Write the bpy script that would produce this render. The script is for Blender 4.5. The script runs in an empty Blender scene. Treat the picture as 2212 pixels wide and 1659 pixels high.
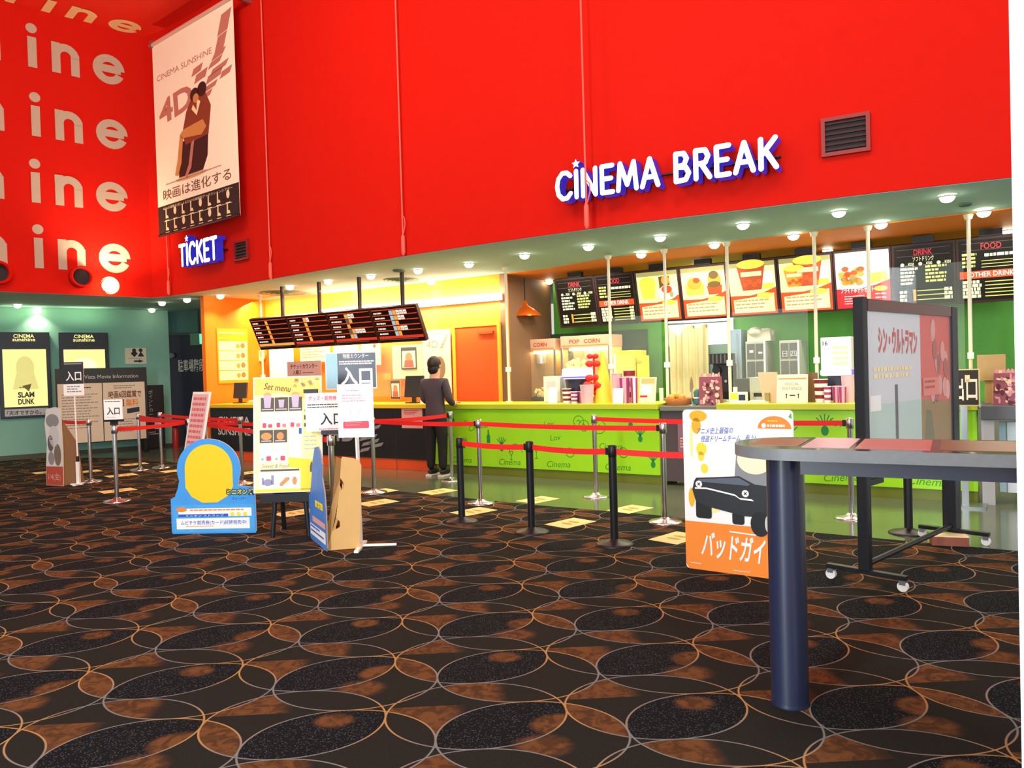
import bpy, math, random
from mathutils import Vector, Matrix

# ------------------------------------------------------------------ scene, camera
sc = bpy.context.scene
col = sc.collection
sc.view_settings.view_transform = 'Standard'
sc.view_settings.look = 'None'
sc.view_settings.exposure = 0.0
sc.view_settings.gamma = 1.0
sc.view_settings.use_curve_mapping = False
try:
    sc.cycles.use_denoising = True
    sc.cycles.max_bounces = 8
    sc.cycles.transparent_max_bounces = 12
    sc.cycles.sample_clamp_indirect = 4.0
except Exception:
    pass
random.seed(7)

FPX, ROLL, PITCH, EYE = 1660.0, 0.0295, 31 / 1660.0, 1.5
cam_d = bpy.data.cameras.new('camera')
cam_d.sensor_fit = 'HORIZONTAL'
cam_d.sensor_width = 36.0
cam_d.lens = 36.0 * FPX / 2212.0
cam_d.clip_end = 200
cam = bpy.data.objects.new('camera', cam_d)
col.objects.link(cam)
cam.matrix_world = (Matrix.Translation((0, 0, EYE)) @ Matrix.Rotation(math.pi / 2 - PITCH, 4, 'X')
                    @ Matrix.Rotation(-ROLL, 4, 'Z'))
sc.camera = cam

# daylight that enters the hall from the glazed side behind the viewer
world = bpy.data.worlds.new('daylight')
sc.world = world
world.use_nodes = True
wb = world.node_tree.nodes['Background']
wb.inputs[0].default_value = (1.0, 0.95, 0.88, 1)
wb.inputs[1].default_value = .72


def area_light(name, loc, target, sx, sy, power, color=(1, 1, 1), spread=math.pi):
    l = bpy.data.lights.new(name, 'AREA')
    l.shape = 'RECTANGLE'
    l.size, l.size_y, l.energy, l.color, l.spread = sx, sy, power, color, spread
    o = bpy.data.objects.new(name, l)
    col.objects.link(o)
    o.location = loc
    d = Vector(target) - Vector(loc)
    o.rotation_euler = d.to_track_quat('-Z', 'Y').to_euler()
    return o


def spot_light(name, loc, target, power, color, angle=2.0, blend=.6, size=.05):
    l = bpy.data.lights.new(name, 'SPOT')
    l.energy, l.color, l.spot_size, l.spot_blend, l.shadow_soft_size = power, color, angle, blend, size
    o = bpy.data.objects.new(name, l)
    col.objects.link(o)
    o.location = loc
    d = Vector(target) - Vector(loc)
    o.rotation_euler = d.to_track_quat('-Z', 'Y').to_euler()
    return o


# tall windows behind the viewer and the hall's high ceiling lamps
area_light('window_light', (-3.7, -1.8, 2.9), (0.8, 4.5, 1.2), .8, 4.6, 540, (.84, .93, 1.0))
area_light('window_light_side', (3.6, -4.0, 3.0), (1.6, 6, 1.0), 1.6, 4.6, 400, (.88, .95, 1.0))
area_light('hall_light', (-1.0, 3.0, 7.7), (-1.5, 10.5, 4.5), 9.0, 1.2, 370, (1.0, .92, .80))
area_light('hall_light_floor', (-4.0, 6.0, 7.6), (-4.6, 12.0, 3.0), 3.0, 1.2, 260, (1.0, .78, .55))


# ------------------------------------------------------------------ pixel -> place
def ray(px, py):
    x = (px - 1106) / FPX
    y = -(py - 829.5) / FPX
    c, s = math.cos(ROLL), math.sin(ROLL)
    u = -x * s + y * c
    l = x * c + y * s
    cp, sp = math.cos(PITCH), math.sin(PITCH)
    return Vector((l, cp + u * sp, -sp + u * cp))


def atz(px, py, z=0.0):
    d = ray(px, py)
    return d * ((z - EYE) / d.z) + Vector((0, 0, EYE))


def aty(px, py, dep):
    d = ray(px, py)
    return d * (dep / d.y) + Vector((0, 0, EYE))


def onplane(px, py, A, B):
    n = Vector((-(B[1] - A[1]), B[0] - A[0]))
    d = ray(px, py)
    t = (n.x * A[0] + n.y * A[1]) / (n.x * d.x + n.y * d.y)
    return d * t + Vector((0, 0, EYE))


def colz(px, z, A, B):
    """the point at height z on the vertical plane through A, B in picture column px"""
    lo, hi = -2000.0, 4000.0
    for _ in range(50):
        m = (lo + hi) / 2
        if onplane(px, m, A, B).z > z:
            lo = m
        else:
            hi = m
    return onplane(px, lo, A, B)


L1A, L1B = Vector((-1.21, 11.53)), Vector((4.98, 7.62))
L1D = (L1B - L1A).normalized()
L1N = Vector((-L1D.y, L1D.x))
L1ANG = math.atan2(L1D.y, L1D.x)
L2A, L2B = Vector((-10.29, 15.37)), Vector((-7.68, 17.29))
L2D = (L2B - L2A).normalized()
L2N = Vector((-L2D.y, L2D.x))
L2ANG = math.atan2(L2D.y, L2D.x)


def q1(px, py, off):
    return onplane(px, py, L1A + L1N * off, L1B + L1N * off)


def c1(px, z, off):
    return colz(px, z, L1A + L1N * off, L1B + L1N * off)


def q2(px, py, off=0.0):
    return onplane(px, py, L2A + L2N * off, L2B + L2N * off)


def l1(s, off, z=0.0):
    p = L1A + L1D * s + L1N * off
    return Vector((p.x, p.y, z))


def s1(p):
    return (Vector((p[0], p[1])) - L1A).dot(L1D)


# ------------------------------------------------------------------ materials
def lin(h):
    h = h.lstrip('#')
    o = []
    for i in (0, 2, 4):
        v = int(h[i:i + 2], 16) / 255
        o.append(v / 12.92 if v <= .04045 else ((v + .055) / 1.055) ** 2.4)
    return (o[0], o[1], o[2], 1)


_mats = {}


def mat(name, hexc, rough=.5, metal=0.0, emit=0.0, noise=0.0, nscale=20.0, bump=0.0, spec=.5, coat=0.0):
    if name in _mats:
        return _mats[name]
    m = bpy.data.materials.new(name)
    m.use_nodes = True
    nt = m.node_tree
    b = nt.nodes['Principled BSDF']
    c = lin(hexc)
    b.inputs['Base Color'].default_value = c
    b.inputs['Roughness'].default_value = rough
    b.inputs['Metallic'].default_value = metal
    b.inputs['Specular IOR Level'].default_value = spec
    b.inputs['Coat Weight'].default_value = coat
    if emit:
        b.inputs['Emission Color'].default_value = c
        b.inputs['Emission Strength'].default_value = emit
        b.inputs['Base Color'].default_value = (c[0] * .25, c[1] * .25, c[2] * .25, 1)
    if noise or bump:
        tc = nt.nodes.new('ShaderNodeTexCoord')
        nz = nt.nodes.new('ShaderNodeTexNoise')
        nz.inputs['Scale'].default_value = nscale
        nz.inputs['Detail'].default_value = 4
        nt.links.new(tc.outputs['Object'], nz.inputs['Vector'])
        if noise:
            mx = nt.nodes.new('ShaderNodeMix')
            mx.data_type = 'RGBA'
            mx.inputs[6].default_value = tuple(max(0, v * (1 - noise)) for v in c[:3]) + (1,)
            mx.inputs[7].default_value = tuple(min(1, v * (1 + noise)) for v in c[:3]) + (1,)
            nt.links.new(nz.outputs['Fac'], mx.inputs[0])
            nt.links.new(mx.outputs[2], b.inputs['Base Color'])
        if bump:
            bp = nt.nodes.new('ShaderNodeBump')
            bp.inputs['Strength'].default_value = bump
            bp.inputs['Distance'].default_value = .01
            nt.links.new(nz.outputs['Fac'], bp.inputs['Height'])
            nt.links.new(bp.outputs['Normal'], b.inputs['Normal'])
    _mats[name] = m
    return m


def glass(name, hexc, alpha=.12, rough=.02):
    if name in _mats:
        return _mats[name]
    m = bpy.data.materials.new(name)
    m.use_nodes = True
    b = m.node_tree.nodes['Principled BSDF']
    b.inputs['Base Color'].default_value = lin(hexc)
    b.inputs['Roughness'].default_value = rough
    b.inputs['Alpha'].default_value = alpha
    _mats[name] = m
    return m


class NG:
    """small node-graph helper"""
    def __init__(self, m):
        self.nt = m.node_tree

    def n(self, t, **k):
        x = self.nt.nodes.new(t)
        for a, v in k.items():
            setattr(x, a, v)
        return x

    def m(self, op, a, b=None, c=None):
        x = self.n('ShaderNodeMath', operation=op)
        for i, v in enumerate((a, b, c)):
            if v is None:
                continue
            if isinstance(v, (int, float)):
                x.inputs[i].default_value = v
            else:
                self.nt.links.new(v, x.inputs[i])
        return x.outputs[0]

    def step(self, v, lo, hi, a=0.0, b=1.0):
        x = self.n('ShaderNodeMapRange', interpolation_type='SMOOTHSTEP')
        self.nt.links.new(v, x.inputs[0])
        for i, q in enumerate((lo, hi, a, b)):
            x.inputs[i + 1].default_value = q
        return x.outputs[0]

    def mix(self, f, a, b):
        x = self.n('ShaderNodeMix', data_type='RGBA')
        for s, v in ((0, f), (6, a), (7, b)):
            if isinstance(v, (int, float, tuple)):
                x.inputs[s].default_value = v
            else:
                self.nt.links.new(v, x.inputs[s])
        return x.outputs[2]


def carpet_material():
    m = bpy.data.materials.new('carpet_pattern')
    m.use_nodes = True
    g = NG(m)
    nt = m.node_tree
    b = nt.nodes['Principled BSDF']
    tc = g.n('ShaderNodeTexCoord')
    sp = g.n('ShaderNodeSeparateXYZ')
    nt.links.new(tc.outputs['Object'], sp.inputs[0])
    X, Y = sp.outputs[0], sp.outputs[1]
    det = .79 * .645 + .055 * .034
    i00, i01, i10, i11 = .645 / det, .055 / det, -.034 / det, .79 / det
    x0 = g.m('ADD', X, .65)
    y0 = g.m('ADD', Y, -3.97)
    u = g.m('ADD', g.m('MULTIPLY', x0, i00), g.m('MULTIPLY', y0, i01))
    v = g.m('ADD', g.m('MULTIPLY', x0, i10), g.m('MULTIPLY', y0, i11))
    vh = g.m('ADD', v, .5)
    u2 = g.m('ADD', u, -.28)
    v2 = g.m('ADD', v, .86)

    def ln(a, c):
        return g.m('SQRT', g.m('ADD', g.m('MULTIPLY', a, a), g.m('MULTIPLY', c, c)))

    fu, fv, fu2, fv2 = (g.m('FRACT', t) for t in (u, vh, u2, v2))
    r1 = ln(g.m('ADD', fu, -.5), g.m('ADD', fv, -.5))
    r2 = ln(g.m('ADD', fu2, -.5), g.m('ADD', fv2, -.5))
    in1 = g.m('LESS_THAN', r1, .5)
    in2 = g.m('LESS_THAN', r2, .5)
    i1, j1, i2, j2 = (g.m('FLOOR', t) for t in (u, vh, u2, v2))
    par = g.m('PINGPONG', g.m('ADD', i1, j1), 1.0)      # 1 on odd cells
    even = g.m('SUBTRACT', 1.0, par)
    di = g.m('SUBTRACT', i2, i1)
    dj = g.m('SUBTRACT', j2, j1)
    sameu = g.m('COMPARE', di, 0.0, .1)
    leftu = g.m('COMPARE', di, -1.0, .1)
    samev = g.m('COMPARE', dj, 0.0, .1)
    upv = g.m('COMPARE', dj, 1.0, .1)

    def mul(*a):
        r = a[0]
        for t in a[1:]:
            r = g.m('MULTIPLY', r, t)
        return r

    n1 = g.m('SUBTRACT', 1.0, in1)
    n2 = g.m('SUBTRACT', 1.0, in2)

    def blob(cu, cv, r, soft=.05):
        d = ln(g.m('ADD', fu, -cu), g.m('ADD', fv, -cv))
        return g.step(d, r - soft, r + soft, 1.0, 0.0)

    A = mul(in1, in2, leftu, samev, even)
    B = mul(in1, n2, samev, par, g.step(fu, .34, .46, 1, 0))
    C = mul(in1, n2, upv, even, g.step(fu, .34, .48, 1, 0))
    D = mul(in1, in2, sameu, samev, even, blob(.72, .49, .10, .03))
    D2 = mul(in1, in2, sameu, samev, par, blob(.94, .27, .15, .03))
    E_ = mul(in1, in2, sameu, upv, par, g.step(fu, .60, .70, 1, 0))
    F1 = mul(even, blob(.82, 1.0, .13), n1)
    F2 = mul(par, blob(.82, 0.0, .13))
    br = A
    for t in (B, C, D, D2, E_, F1, F2):
        br = g.m('MAXIMUM', br, t)
    # worn woven look of the brown areas
    nz = g.n('ShaderNodeTexNoise')
    nz.inputs['Scale'].default_value = 14
    nz.inputs['Detail'].default_value = 6
    nz.inputs['Distortion'].default_value = 1.5
    nt.links.new(tc.outputs['Object'], nz.inputs['Vector'])
    nf = g.n('ShaderNodeTexNoise')
    nf.inputs['Scale'].default_value = 260
    nt.links.new(tc.outputs['Object'], nf.inputs['Vector'])
    brown = g.mix(g.step(nz.outputs['Fac'], .38, .62), lin('#4a3320'), lin('#684628'))
    base = g.mix(g.step(nf.outputs['Fac'], .35, .65), lin('#1b1c19'), lin('#2b2b26'))
    # dotted ovals
    vo = g.n('ShaderNodeTexVoronoi')
    vo.inputs['Scale'].default_value = 95
    nt.links.new(tc.outputs['Object'], vo.inputs['Vector'])
    dots = g.step(vo.outputs['Distance'], .20, .34, 1, 0)
    oval = mul(in1, in2, sameu, samev)
    dark = g.mix(dots, lin('#15181a'), lin('#464e52'))
    c0 = g.mix(oval, base, dark)
    c1_ = g.mix(br, c0, brown)
    # the drawn circles
    e1 = g.m('ABSOLUTE', g.m('SUBTRACT', r1, .5))
    e2 = g.m('ABSOLUTE', g.m('SUBTRACT', r2, .5))
    w = g.step(g.m('MINIMUM', e1, e2), .003, .0075, 1, 0)
    dn = ln(g.m('ADD', g.m('FRACT', vh), -.5), g.m('ADD', g.m('FRACT', g.m('ADD', u, .5)), -.5))
    gold = g.step(dn, .12, .5, 1, 0)
    line = g.mix(gold, lin('#777a76'), lin('#a98450'))
    c2 = g.mix(w, c1_, line)
    nt.links.new(c2, b.inputs['Base Color'])
    b.inputs['Roughness'].default_value = .85
    b.inputs['Specular IOR Level'].default_value = .06
    bp = g.n('ShaderNodeBump')
    bp.inputs['Strength'].default_value = .25
    bp.inputs['Distance'].default_value = .004
    nt.links.new(nf.outputs['Fac'], bp.inputs['Height'])
    nt.links.new(bp.outputs['Normal'], b.inputs['Normal'])
    return m


# ------------------------------------------------------------------ mesh builder
_text = {}


def text_geo(s, bold=0.0):
    k = (s, bold)
    if k not in _text:
        c = bpy.data.curves.new('lettering', 'FONT')
        c.body = s
        c.size = 1
        c.resolution_u = 3
        c.offset = bold
        o = bpy.data.objects.new('lettering', c)
        col.objects.link(o)
        dg = bpy.context.evaluated_depsgraph_get()
        me = bpy.data.meshes.new_from_object(o.evaluated_get(dg))
        vs = [(v.co.x, v.co.y) for v in me.vertices]
        fs = [tuple(p.vertices) for p in me.polygons]
        bpy.data.objects.remove(o)
        bpy.data.curves.remove(c)
        bpy.data.meshes.remove(me)
        if not vs:
            vs, fs = [(0, 0), (.1, 0), (.1, .1)], [(0, 1, 2)]
        x0, x1 = min(v[0] for v in vs), max(v[0] for v in vs)
        y0, y1 = min(v[1] for v in vs), max(v[1] for v in vs)
        _text[k] = (vs, fs, x0, x1, y0, y1)
    return _text[k]


class MB:
    def __init__(self):
        self.v, self.f, self.mi, self.sm, self.mats = [], [], [], [], []
        self.T = None

    def add(self, vs, fs, m, smooth=False):
        o = len(self.v)
        if self.T is not None:
            vs = [self.T @ Vector(p) for p in vs]
        self.v += [tuple(p) for p in vs]
        if m not in self.mats:
            self.mats.append(m)
        k = self.mats.index(m)
        for f in fs:
            self.f.append(tuple(i + o for i in f))
            self.mi.append(k)
            self.sm.append(smooth)
        return self

    def box(self, x0, x1, y0, y1, z0, z1, m):
        vs = [(x, y, z) for z in (z0, z1) for y in (y0, y1) for x in (x0, x1)]
        return self.add(vs, [(0, 2, 3, 1), (4, 5, 7, 6), (0, 1, 5, 4), (2, 6, 7, 3), (0, 4, 6, 2), (1, 3, 7, 5)], m)

    def cyl(self, p0, p1, r0, m, r1=None, n=16, cap=True):
        p0, p1 = Vector(p0), Vector(p1)
        r1 = r0 if r1 is None else r1
        a = (p1 - p0).normalized()
        t = a.orthogonal().normalized()
        s = a.cross(t)
        vs = []
        for p, r in ((p0, r0), (p1, r1)):
            for i in range(n):
                q = 2 * math.pi * i / n
                vs.append(p + (t * math.cos(q) + s * math.sin(q)) * r)
        self.add(vs, [(i, (i + 1) % n, n + (i + 1) % n, n + i) for i in range(n)], m, True)
        if cap:
            o = vs[:n]
            self.add(o, [tuple(reversed(range(n)))], m)
            self.add(vs[n:], [tuple(range(n))], m)
        return self

    def tube(self, pts, r, m, n=8):
        for a, b in zip(pts, pts[1:]):
            self.cyl(a, b, r, m, n=n)
        return self

    def lathe(self, prof, m, c=(0, 0, 0), n=24):
        vs, fs = [], []
        for r, z in prof:
            for i in range(n):
                q = 2 * math.pi * i / n
                vs.append((c[0] + r * math.cos(q), c[1] + r * math.sin(q), c[2] + z))
        for k in range(len(prof) - 1):
            for i in range(n):
                fs.append((k * n + i, k * n + (i + 1) % n, (k + 1) * n + (i + 1) % n, (k + 1) * n + i))
        self.add(vs, fs, m, True)
        if prof[0][0] > 1e-4:
            self.add(vs[:n], [tuple(reversed(range(n)))], m)
        if prof[-1][0] > 1e-4:
            self.add(vs[-n:], [tuple(range(n))], m)
        return self

    def ball(self, c, r, m, n=14, sx=1, sy=1, sz=1):
        vs, fs = [], []
        k = n // 2
        for j in range(k + 1):
            t = math.pi * j / k
            for i in range(n):
                q = 2 * math.pi * i / n
                vs.append((c[0] + sx * r * math.sin(t) * math.cos(q), c[1] + sy * r * math.sin(t) * math.sin(q), c[2] - sz * r * math.cos(t)))
        for j in range(k):
            for i in range(n):
                fs.append((j * n + i, j * n + (i + 1) % n, (j + 1) * n + (i + 1) % n, (j + 1) * n + i))
        return self.add(vs, fs, m, True)

    def prism(self, pts, y0, y1, m, side=None):
        """outline in x, z (counter-clockwise seen from the front) extruded from y0 (front) to y1 (back)"""
        n = len(pts)
        vs = [(x, y0, z) for x, z in pts] + [(x, y1, z) for x, z in pts]
        self.add(vs[:n], [tuple(range(n))], m)
        self.add(vs[n:], [tuple(reversed(range(n)))], side or m)
        self.add(vs, [((i + 1) % n, i, n + i, n + (i + 1) % n) for i in range(n)], side or m)
        return self

    # flat artwork on a panel whose front looks along -y; L counts the print layers
    def poly(self, pts, m, y=0.0, L=1):
        yy = y - .0012 * L
        return self.add([(x, yy, z) for x, z in pts], [tuple(range(len(pts)))], m)

    def rect(self, x0, z0, x1, z1, m, y=0.0, L=1):
        return self.poly([(x0, z0), (x1, z0), (x1, z1), (x0, z1)], m, y, L)

    def disc(self, cx, cz, r, m, y=0.0, L=1, n=24, sx=1.0, sz=1.0):
        return self.poly([(cx + sx * r * math.cos(2 * math.pi * i / n), cz + sz * r * math.sin(2 * math.pi * i / n)) for i in range(n)], m, y, L)

    def text(self, s, x, z, size, m, y=0.0, L=2, bold=0.0, align='C', w=None, rot=0.0, shear=0.0, stretch=None):
        vs, fs, x0, x1, y0, y1 = text_geo(s, bold)
        k = size
        kx = k if w is None else w / (x1 - x0)
        if stretch:
            kx = k * stretch
        ox = {'C': -(x0 + x1) / 2, 'L': -x0, 'R': -x1}[align]
        cr, sr = math.cos(rot), math.sin(rot)
        yy = y - .0012 * L
        out = []
        for a, b in vs:
            p, q = (a + ox) * kx, b * k
            p += shear * q
            out.append((x + p * cr - q * sr, yy, z + p * sr + q * cr))
        return self.add(out, fs, m)

    def lines(self, x0, x1, z_top, z_bot, n, m, y=0.0, L=2, fill=.45, ragged=.35):
        """rows of small unreadable print"""
        st = (z_top - z_bot) / n
        for i in range(n):
            zt = z_top - i * st
            e = x1 - (x1 - x0) * ragged * random.random()
            x = x0
            while x < e:
                wd = min(st * random.uniform(.5, 1.6), e - x)
                self.rect(x, zt - st * fill, x + wd, zt, m, y, L)
                x += wd + st * .22
        return self

    def build(self, name, parent=None, bevel=0.0, kind=None):
        me = bpy.data.meshes.new(name)
        me.from_pydata(self.v, [], self.f)
        for m in self.mats:
            me.materials.append(m)
        me.polygons.foreach_set('material_index', self.mi)
        me.polygons.foreach_set('use_smooth', self.sm)
        me.update()
        o = bpy.data.objects.new(name, me)
        col.objects.link(o)
        if parent is not None:
            o.parent = parent
        if bevel:
            bm = o.modifiers.new('bevel', 'BEVEL')
            bm.width, bm.segments, bm.limit_method = bevel, 2, 'ANGLE'
        if kind:
            o['kind'] = kind
        return o


def tag(o, label, cat, group=None, kind=None):
    o['label'], o['category'] = label, cat
    if group:
        o['group'] = group
    if kind:
        o['kind'] = kind
    return o


def thing(name, label, cat, loc=(0, 0, 0), rz=0.0, tilt=0.0, group=None):
    o = bpy.data.objects.new(name, None)
    col.objects.link(o)
    o.empty_display_size = .1
    o.location = loc
    o.rotation_euler = (tilt, 0, rz)
    return tag(o, label, cat, group)


def dup(root, loc, rz=None, label=None, group=None):
    def cp(o, parent):
        c = o.copy()
        col.objects.link(c)
        c.parent = parent
        for ch in KIDS.get(o.name, []):
            cp(ch, c)
        return c
    KIDS = {}
    for o in col.objects:
        if o.parent is not None:
            KIDS.setdefault(o.parent.name, []).append(o)
    r = cp(root, None)
    r.location = loc
    if rz is not None:
        r.rotation_euler.z = rz
    if label:
        r['label'] = label
    if group:
        r['group'] = group
    return r


def ang(a, b):
    return math.atan2(b[1] - a[1], b[0] - a[0])


def ellipse(cx, cz, rx, rz, n=28, a0=0, a1=2 * math.pi):
    return [(cx + rx * math.cos(a0 + (a1 - a0) * i / n), cz + rz * math.sin(a0 + (a1 - a0) * i / n)) for i in range(n if abs(a1 - a0) > 6.28 else n + 1)]


def rrect(x0, z0, x1, z1, r, n=5):
    p = []
    for cx, cz, a in ((x1 - r, z0 + r, -90), (x1 - r, z1 - r, 0), (x0 + r, z1 - r, 90), (x0 + r, z0 + r, 180)):
        for i in range(n + 1):
            t = math.radians(a + 90 * i / n)
            p.append((cx + r * math.cos(t), cz + r * math.sin(t)))
    return p


# stroke lettering: every glyph is a set of polylines in a unit-high box
GL = {
    'C': (.62, [[(.60, .84), (.45, .97), (.25, .97), (.08, .78), (.02, .5), (.08, .2), (.25, .03), (.45, .04), (.60, .2)]]),
    'I': (.12, [[(.06, .03), (.06, .97)]]),
    'N': (.62, [[(.05, .03), (.05, .97)], [(.05, .97), (.57, .03)], [(.57, .03), (.57, .97)]]),
    'E': (.5, [[(.05, .03), (.05, .97)], [(.05, .97), (.48, .97)], [(.05, .52), (.42, .52)], [(.05, .03), (.48, .03)]]),
    'M': (.78, [[(.03, .03), (.12, .97)], [(.12, .97), (.39, .2)], [(.39, .2), (.66, .97)], [(.66, .97), (.75, .03)]]),
    'A': (.66, [[(.03, .03), (.33, .97)], [(.33, .97), (.63, .03)], [(.14, .34), (.52, .34)]]),
    'B': (.56, [[(.06, .03), (.06, .97)], [(.06, .97), (.36, .95), (.46, .76), (.36, .56), (.06, .52)],
               [(.06, .52), (.42, .48), (.53, .27), (.42, .06), (.06, .03)]]),
    'R': (.58, [[(.06, .03), (.06, .97)], [(.06, .97), (.40, .95), (.5, .74), (.40, .53), (.06, .5)], [(.26, .5), (.55, .03)]]),
    'K': (.58, [[(.06, .03), (.06, .97)], [(.54, .97), (.08, .46)], [(.22, .58), (.56, .03)]]),
    'T': (.6, [[(.02, .97), (.58, .97)], [(.30, .97), (.30, .03)]]),
}


def star(cx, cz, r):
    return [(cx + (r if i % 2 == 0 else r * .45) * math.sin(math.pi * i / 5), cz + (r if i % 2 == 0 else r * .45) * math.cos(math.pi * i / 5)) for i in range(10)][::-1]


def stroke(mb, pts, r, y0, y1, m, side, n=10):
    for i, (x, z) in enumerate(pts):
        c = [(x + r * math.cos(2 * math.pi * k / n), z + r * math.sin(2 * math.pi * k / n)) for k in range(n)]
        mb.prism(c, y0, y1, m, side)
    for a, b in zip(pts, pts[1:]):
        dx, dz = b[0] - a[0], b[1] - a[1]
        l = math.hypot(dx, dz) or 1
        px, pz = -dz / l * r, dx / l * r
        mb.prism([(a[0] - px, a[1] - pz), (b[0] - px, b[1] - pz), (b[0] + px, b[1] + pz), (a[0] + px, a[1] + pz)], y0, y1, m, side)
# ------------------------------------------------------------------ palette
RED = mat('red_wall_paint', '#cc180b', .8, noise=.05, nscale=6, spec=.1)
TEAL = mat('teal_wall_paint', '#8cbfae', .8, spec=.1, noise=.05, nscale=5)
TEALC = mat('teal_ceiling_paint', '#9cc2c4', .8, spec=.1, noise=.04, nscale=5)
ORANGE = mat('orange_wall_paint', '#ff7a08', .6, noise=.04, nscale=5)
ORANGEC = mat('orange_ceiling_paint', '#e07a1c', .6, noise=.04, nscale=5)
GREENW = mat('green_kitchen_wall', '#4e9a2e', .6, noise=.15, nscale=4)
LIME = mat('lime_counter_front', '#9be01a', .35, noise=.04, nscale=8)
DOODLE = mat('green_doodle_ink', '#3f9a16', .5)
DOODLE2 = mat('deep_green_doodle_ink', '#158a3a', .5)
OLIVE = mat('olive_kick_board', '#6d7a1c', .4)
YTOP = mat('yellow_worktop', '#f0c41a', .35)
LTOP = mat('lime_worktop', '#b9c428', .35)
BLACK = mat('black_lacquer', '#15151a', .35, noise=.1)
BLACKM = mat('black_metal', '#1b1d22', .4, metal=.3)
CHAR = mat('charcoal_plastic', '#2a2b2f', .5)
NAVY = mat('navy_metal', '#132040', .4, noise=.06, coat=.8)
NAVY.node_tree.nodes['Principled BSDF'].inputs['Coat Roughness'].default_value = .22
DNAVY = mat('dark_navy_paint', '#10142c', .45, noise=.1)
CHROME = mat('brushed_chrome', '#c9ccd0', .22, metal=1.0)
STEEL = mat('steel', '#aab0b4', .35, metal=.9)
WHITE = mat('white_paint', '#f4f3ee', .6, noise=.02)
PAPER = mat('white_paper', '#f7f6f2', .7)
PINKP = mat('pink_paper', '#e8a8a0', .7)
CREAM = mat('cream_paper', '#f6e3b0', .7)
CREAM2 = mat('cream_banner_cloth', '#fdf0d4', .8, noise=.03, nscale=3)
GREYP = mat('grey_print', '#8b8b8b', .7)
LGREY = mat('light_grey_print', '#c9c9c6', .7)
INK = mat('black_ink', '#1c1b20', .6)
INKB = mat('blue_black_ink', '#23283c', .6)
REDI = mat('red_ink', '#d8202a', .6)
PINKI = mat('pink_ink', '#e84a86', .6)
CORAL = mat('coral_print', '#ee4e62', .6)
YELP = mat('yellow_print', '#fbe23a', .6)
YELL = mat('golden_print', '#f4b520', .6)
ORAP = mat('orange_print', '#f58a2a', .6)
BLUEP = mat('blue_print', '#3f9be6', .6, noise=.12, nscale=9)
BLUED = mat('deep_blue_print', '#2a5ac8', .6)
SHEENP = mat('sheen_print', '#a8d8ec', .6)
BROWNI = mat('brown_ink', '#7a4630', .7)
ROSEI = mat('rose_brown_ink', '#c07868', .7)
KRAFT = mat('kraft_cardboard', '#d8ab6a', .8, noise=.06, nscale=12)
BOXC = mat('cardboard_box', '#b79a6a', .8, noise=.08, nscale=12)
BELT = mat('red_webbing', '#f01c1c', .6)
LETTERW = mat('grey_wall_lettering', '#b9a48e', .6)
GRANITE = mat('grey_table_edge', '#77797a', .4, noise=.12, nscale=40)
TABTOP = mat('dark_table_top', '#3a2a26', .12, noise=.2, nscale=30)
LAMP = mat('lamp_glow', '#fff1c8', emit=22)
LAMPW = mat('warm_lamp_glow', '#ffd890', emit=10)
SIGNW = mat('sign_glow', '#f4f0ff', emit=3.2)
SIGNS = mat('sign_blue_side', '#2e2ec0', .4, emit=.7)
PANELY = mat('poster_light_glow', '#fff29a', emit=1.0)
DARKG = mat('dark_vent', '#241c1c', .7)
TILE = None


def tile_material():
    m = bpy.data.materials.new('grey_green_floor_tile')
    m.use_nodes = True
    g = NG(m)
    b = m.node_tree.nodes['Principled BSDF']
    tc = g.n('ShaderNodeTexCoord')
    mp = g.n('ShaderNodeMapping')
    mp.inputs['Rotation'].default_value = (0, 0, -L1ANG)
    m.node_tree.links.new(tc.outputs['Object'], mp.inputs[0])
    br = g.n('ShaderNodeTexBrick')
    br.offset = 0
    br.inputs['Scale'].default_value = 1.6
    br.inputs['Brick Width'].default_value = 1
    br.inputs['Row Height'].default_value = 1
    br.inputs['Mortar Size'].default_value = .004
    br.inputs['Color1'].default_value = lin('#5e6a52')
    br.inputs['Color2'].default_value = lin('#58644e')
    br.inputs['Mortar'].default_value = lin('#454c3c')
    m.node_tree.links.new(mp.outputs[0], br.inputs['Vector'])
    m.node_tree.links.new(br.outputs[0], b.inputs['Base Color'])
    b.inputs['Roughness'].default_value = .16
    b.inputs['Specular IOR Level'].default_value = .6
    return m


def slab(name, pts, z, thick, m, up=True):
    """horizontal slab; its visible face lies at z"""
    mb = MB()
    z2 = z - thick if up else z + thick
    lo, hi = min(z, z2), max(z, z2)
    a = sum(pts[i][0] * pts[(i + 1) % len(pts)][1] - pts[(i + 1) % len(pts)][0] * pts[i][1] for i in range(len(pts)))
    if a < 0:
        pts = pts[::-1]
    n = len(pts)
    vs = [(p[0], p[1], lo) for p in pts] + [(p[0], p[1], hi) for p in pts]
    mb.add(vs, [tuple(reversed(range(n))), tuple(range(n, 2 * n))] + [(i, (i + 1) % n, n + (i + 1) % n, n + i) for i in range(n)], m)
    return mb.build(name, kind='structure')


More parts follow.
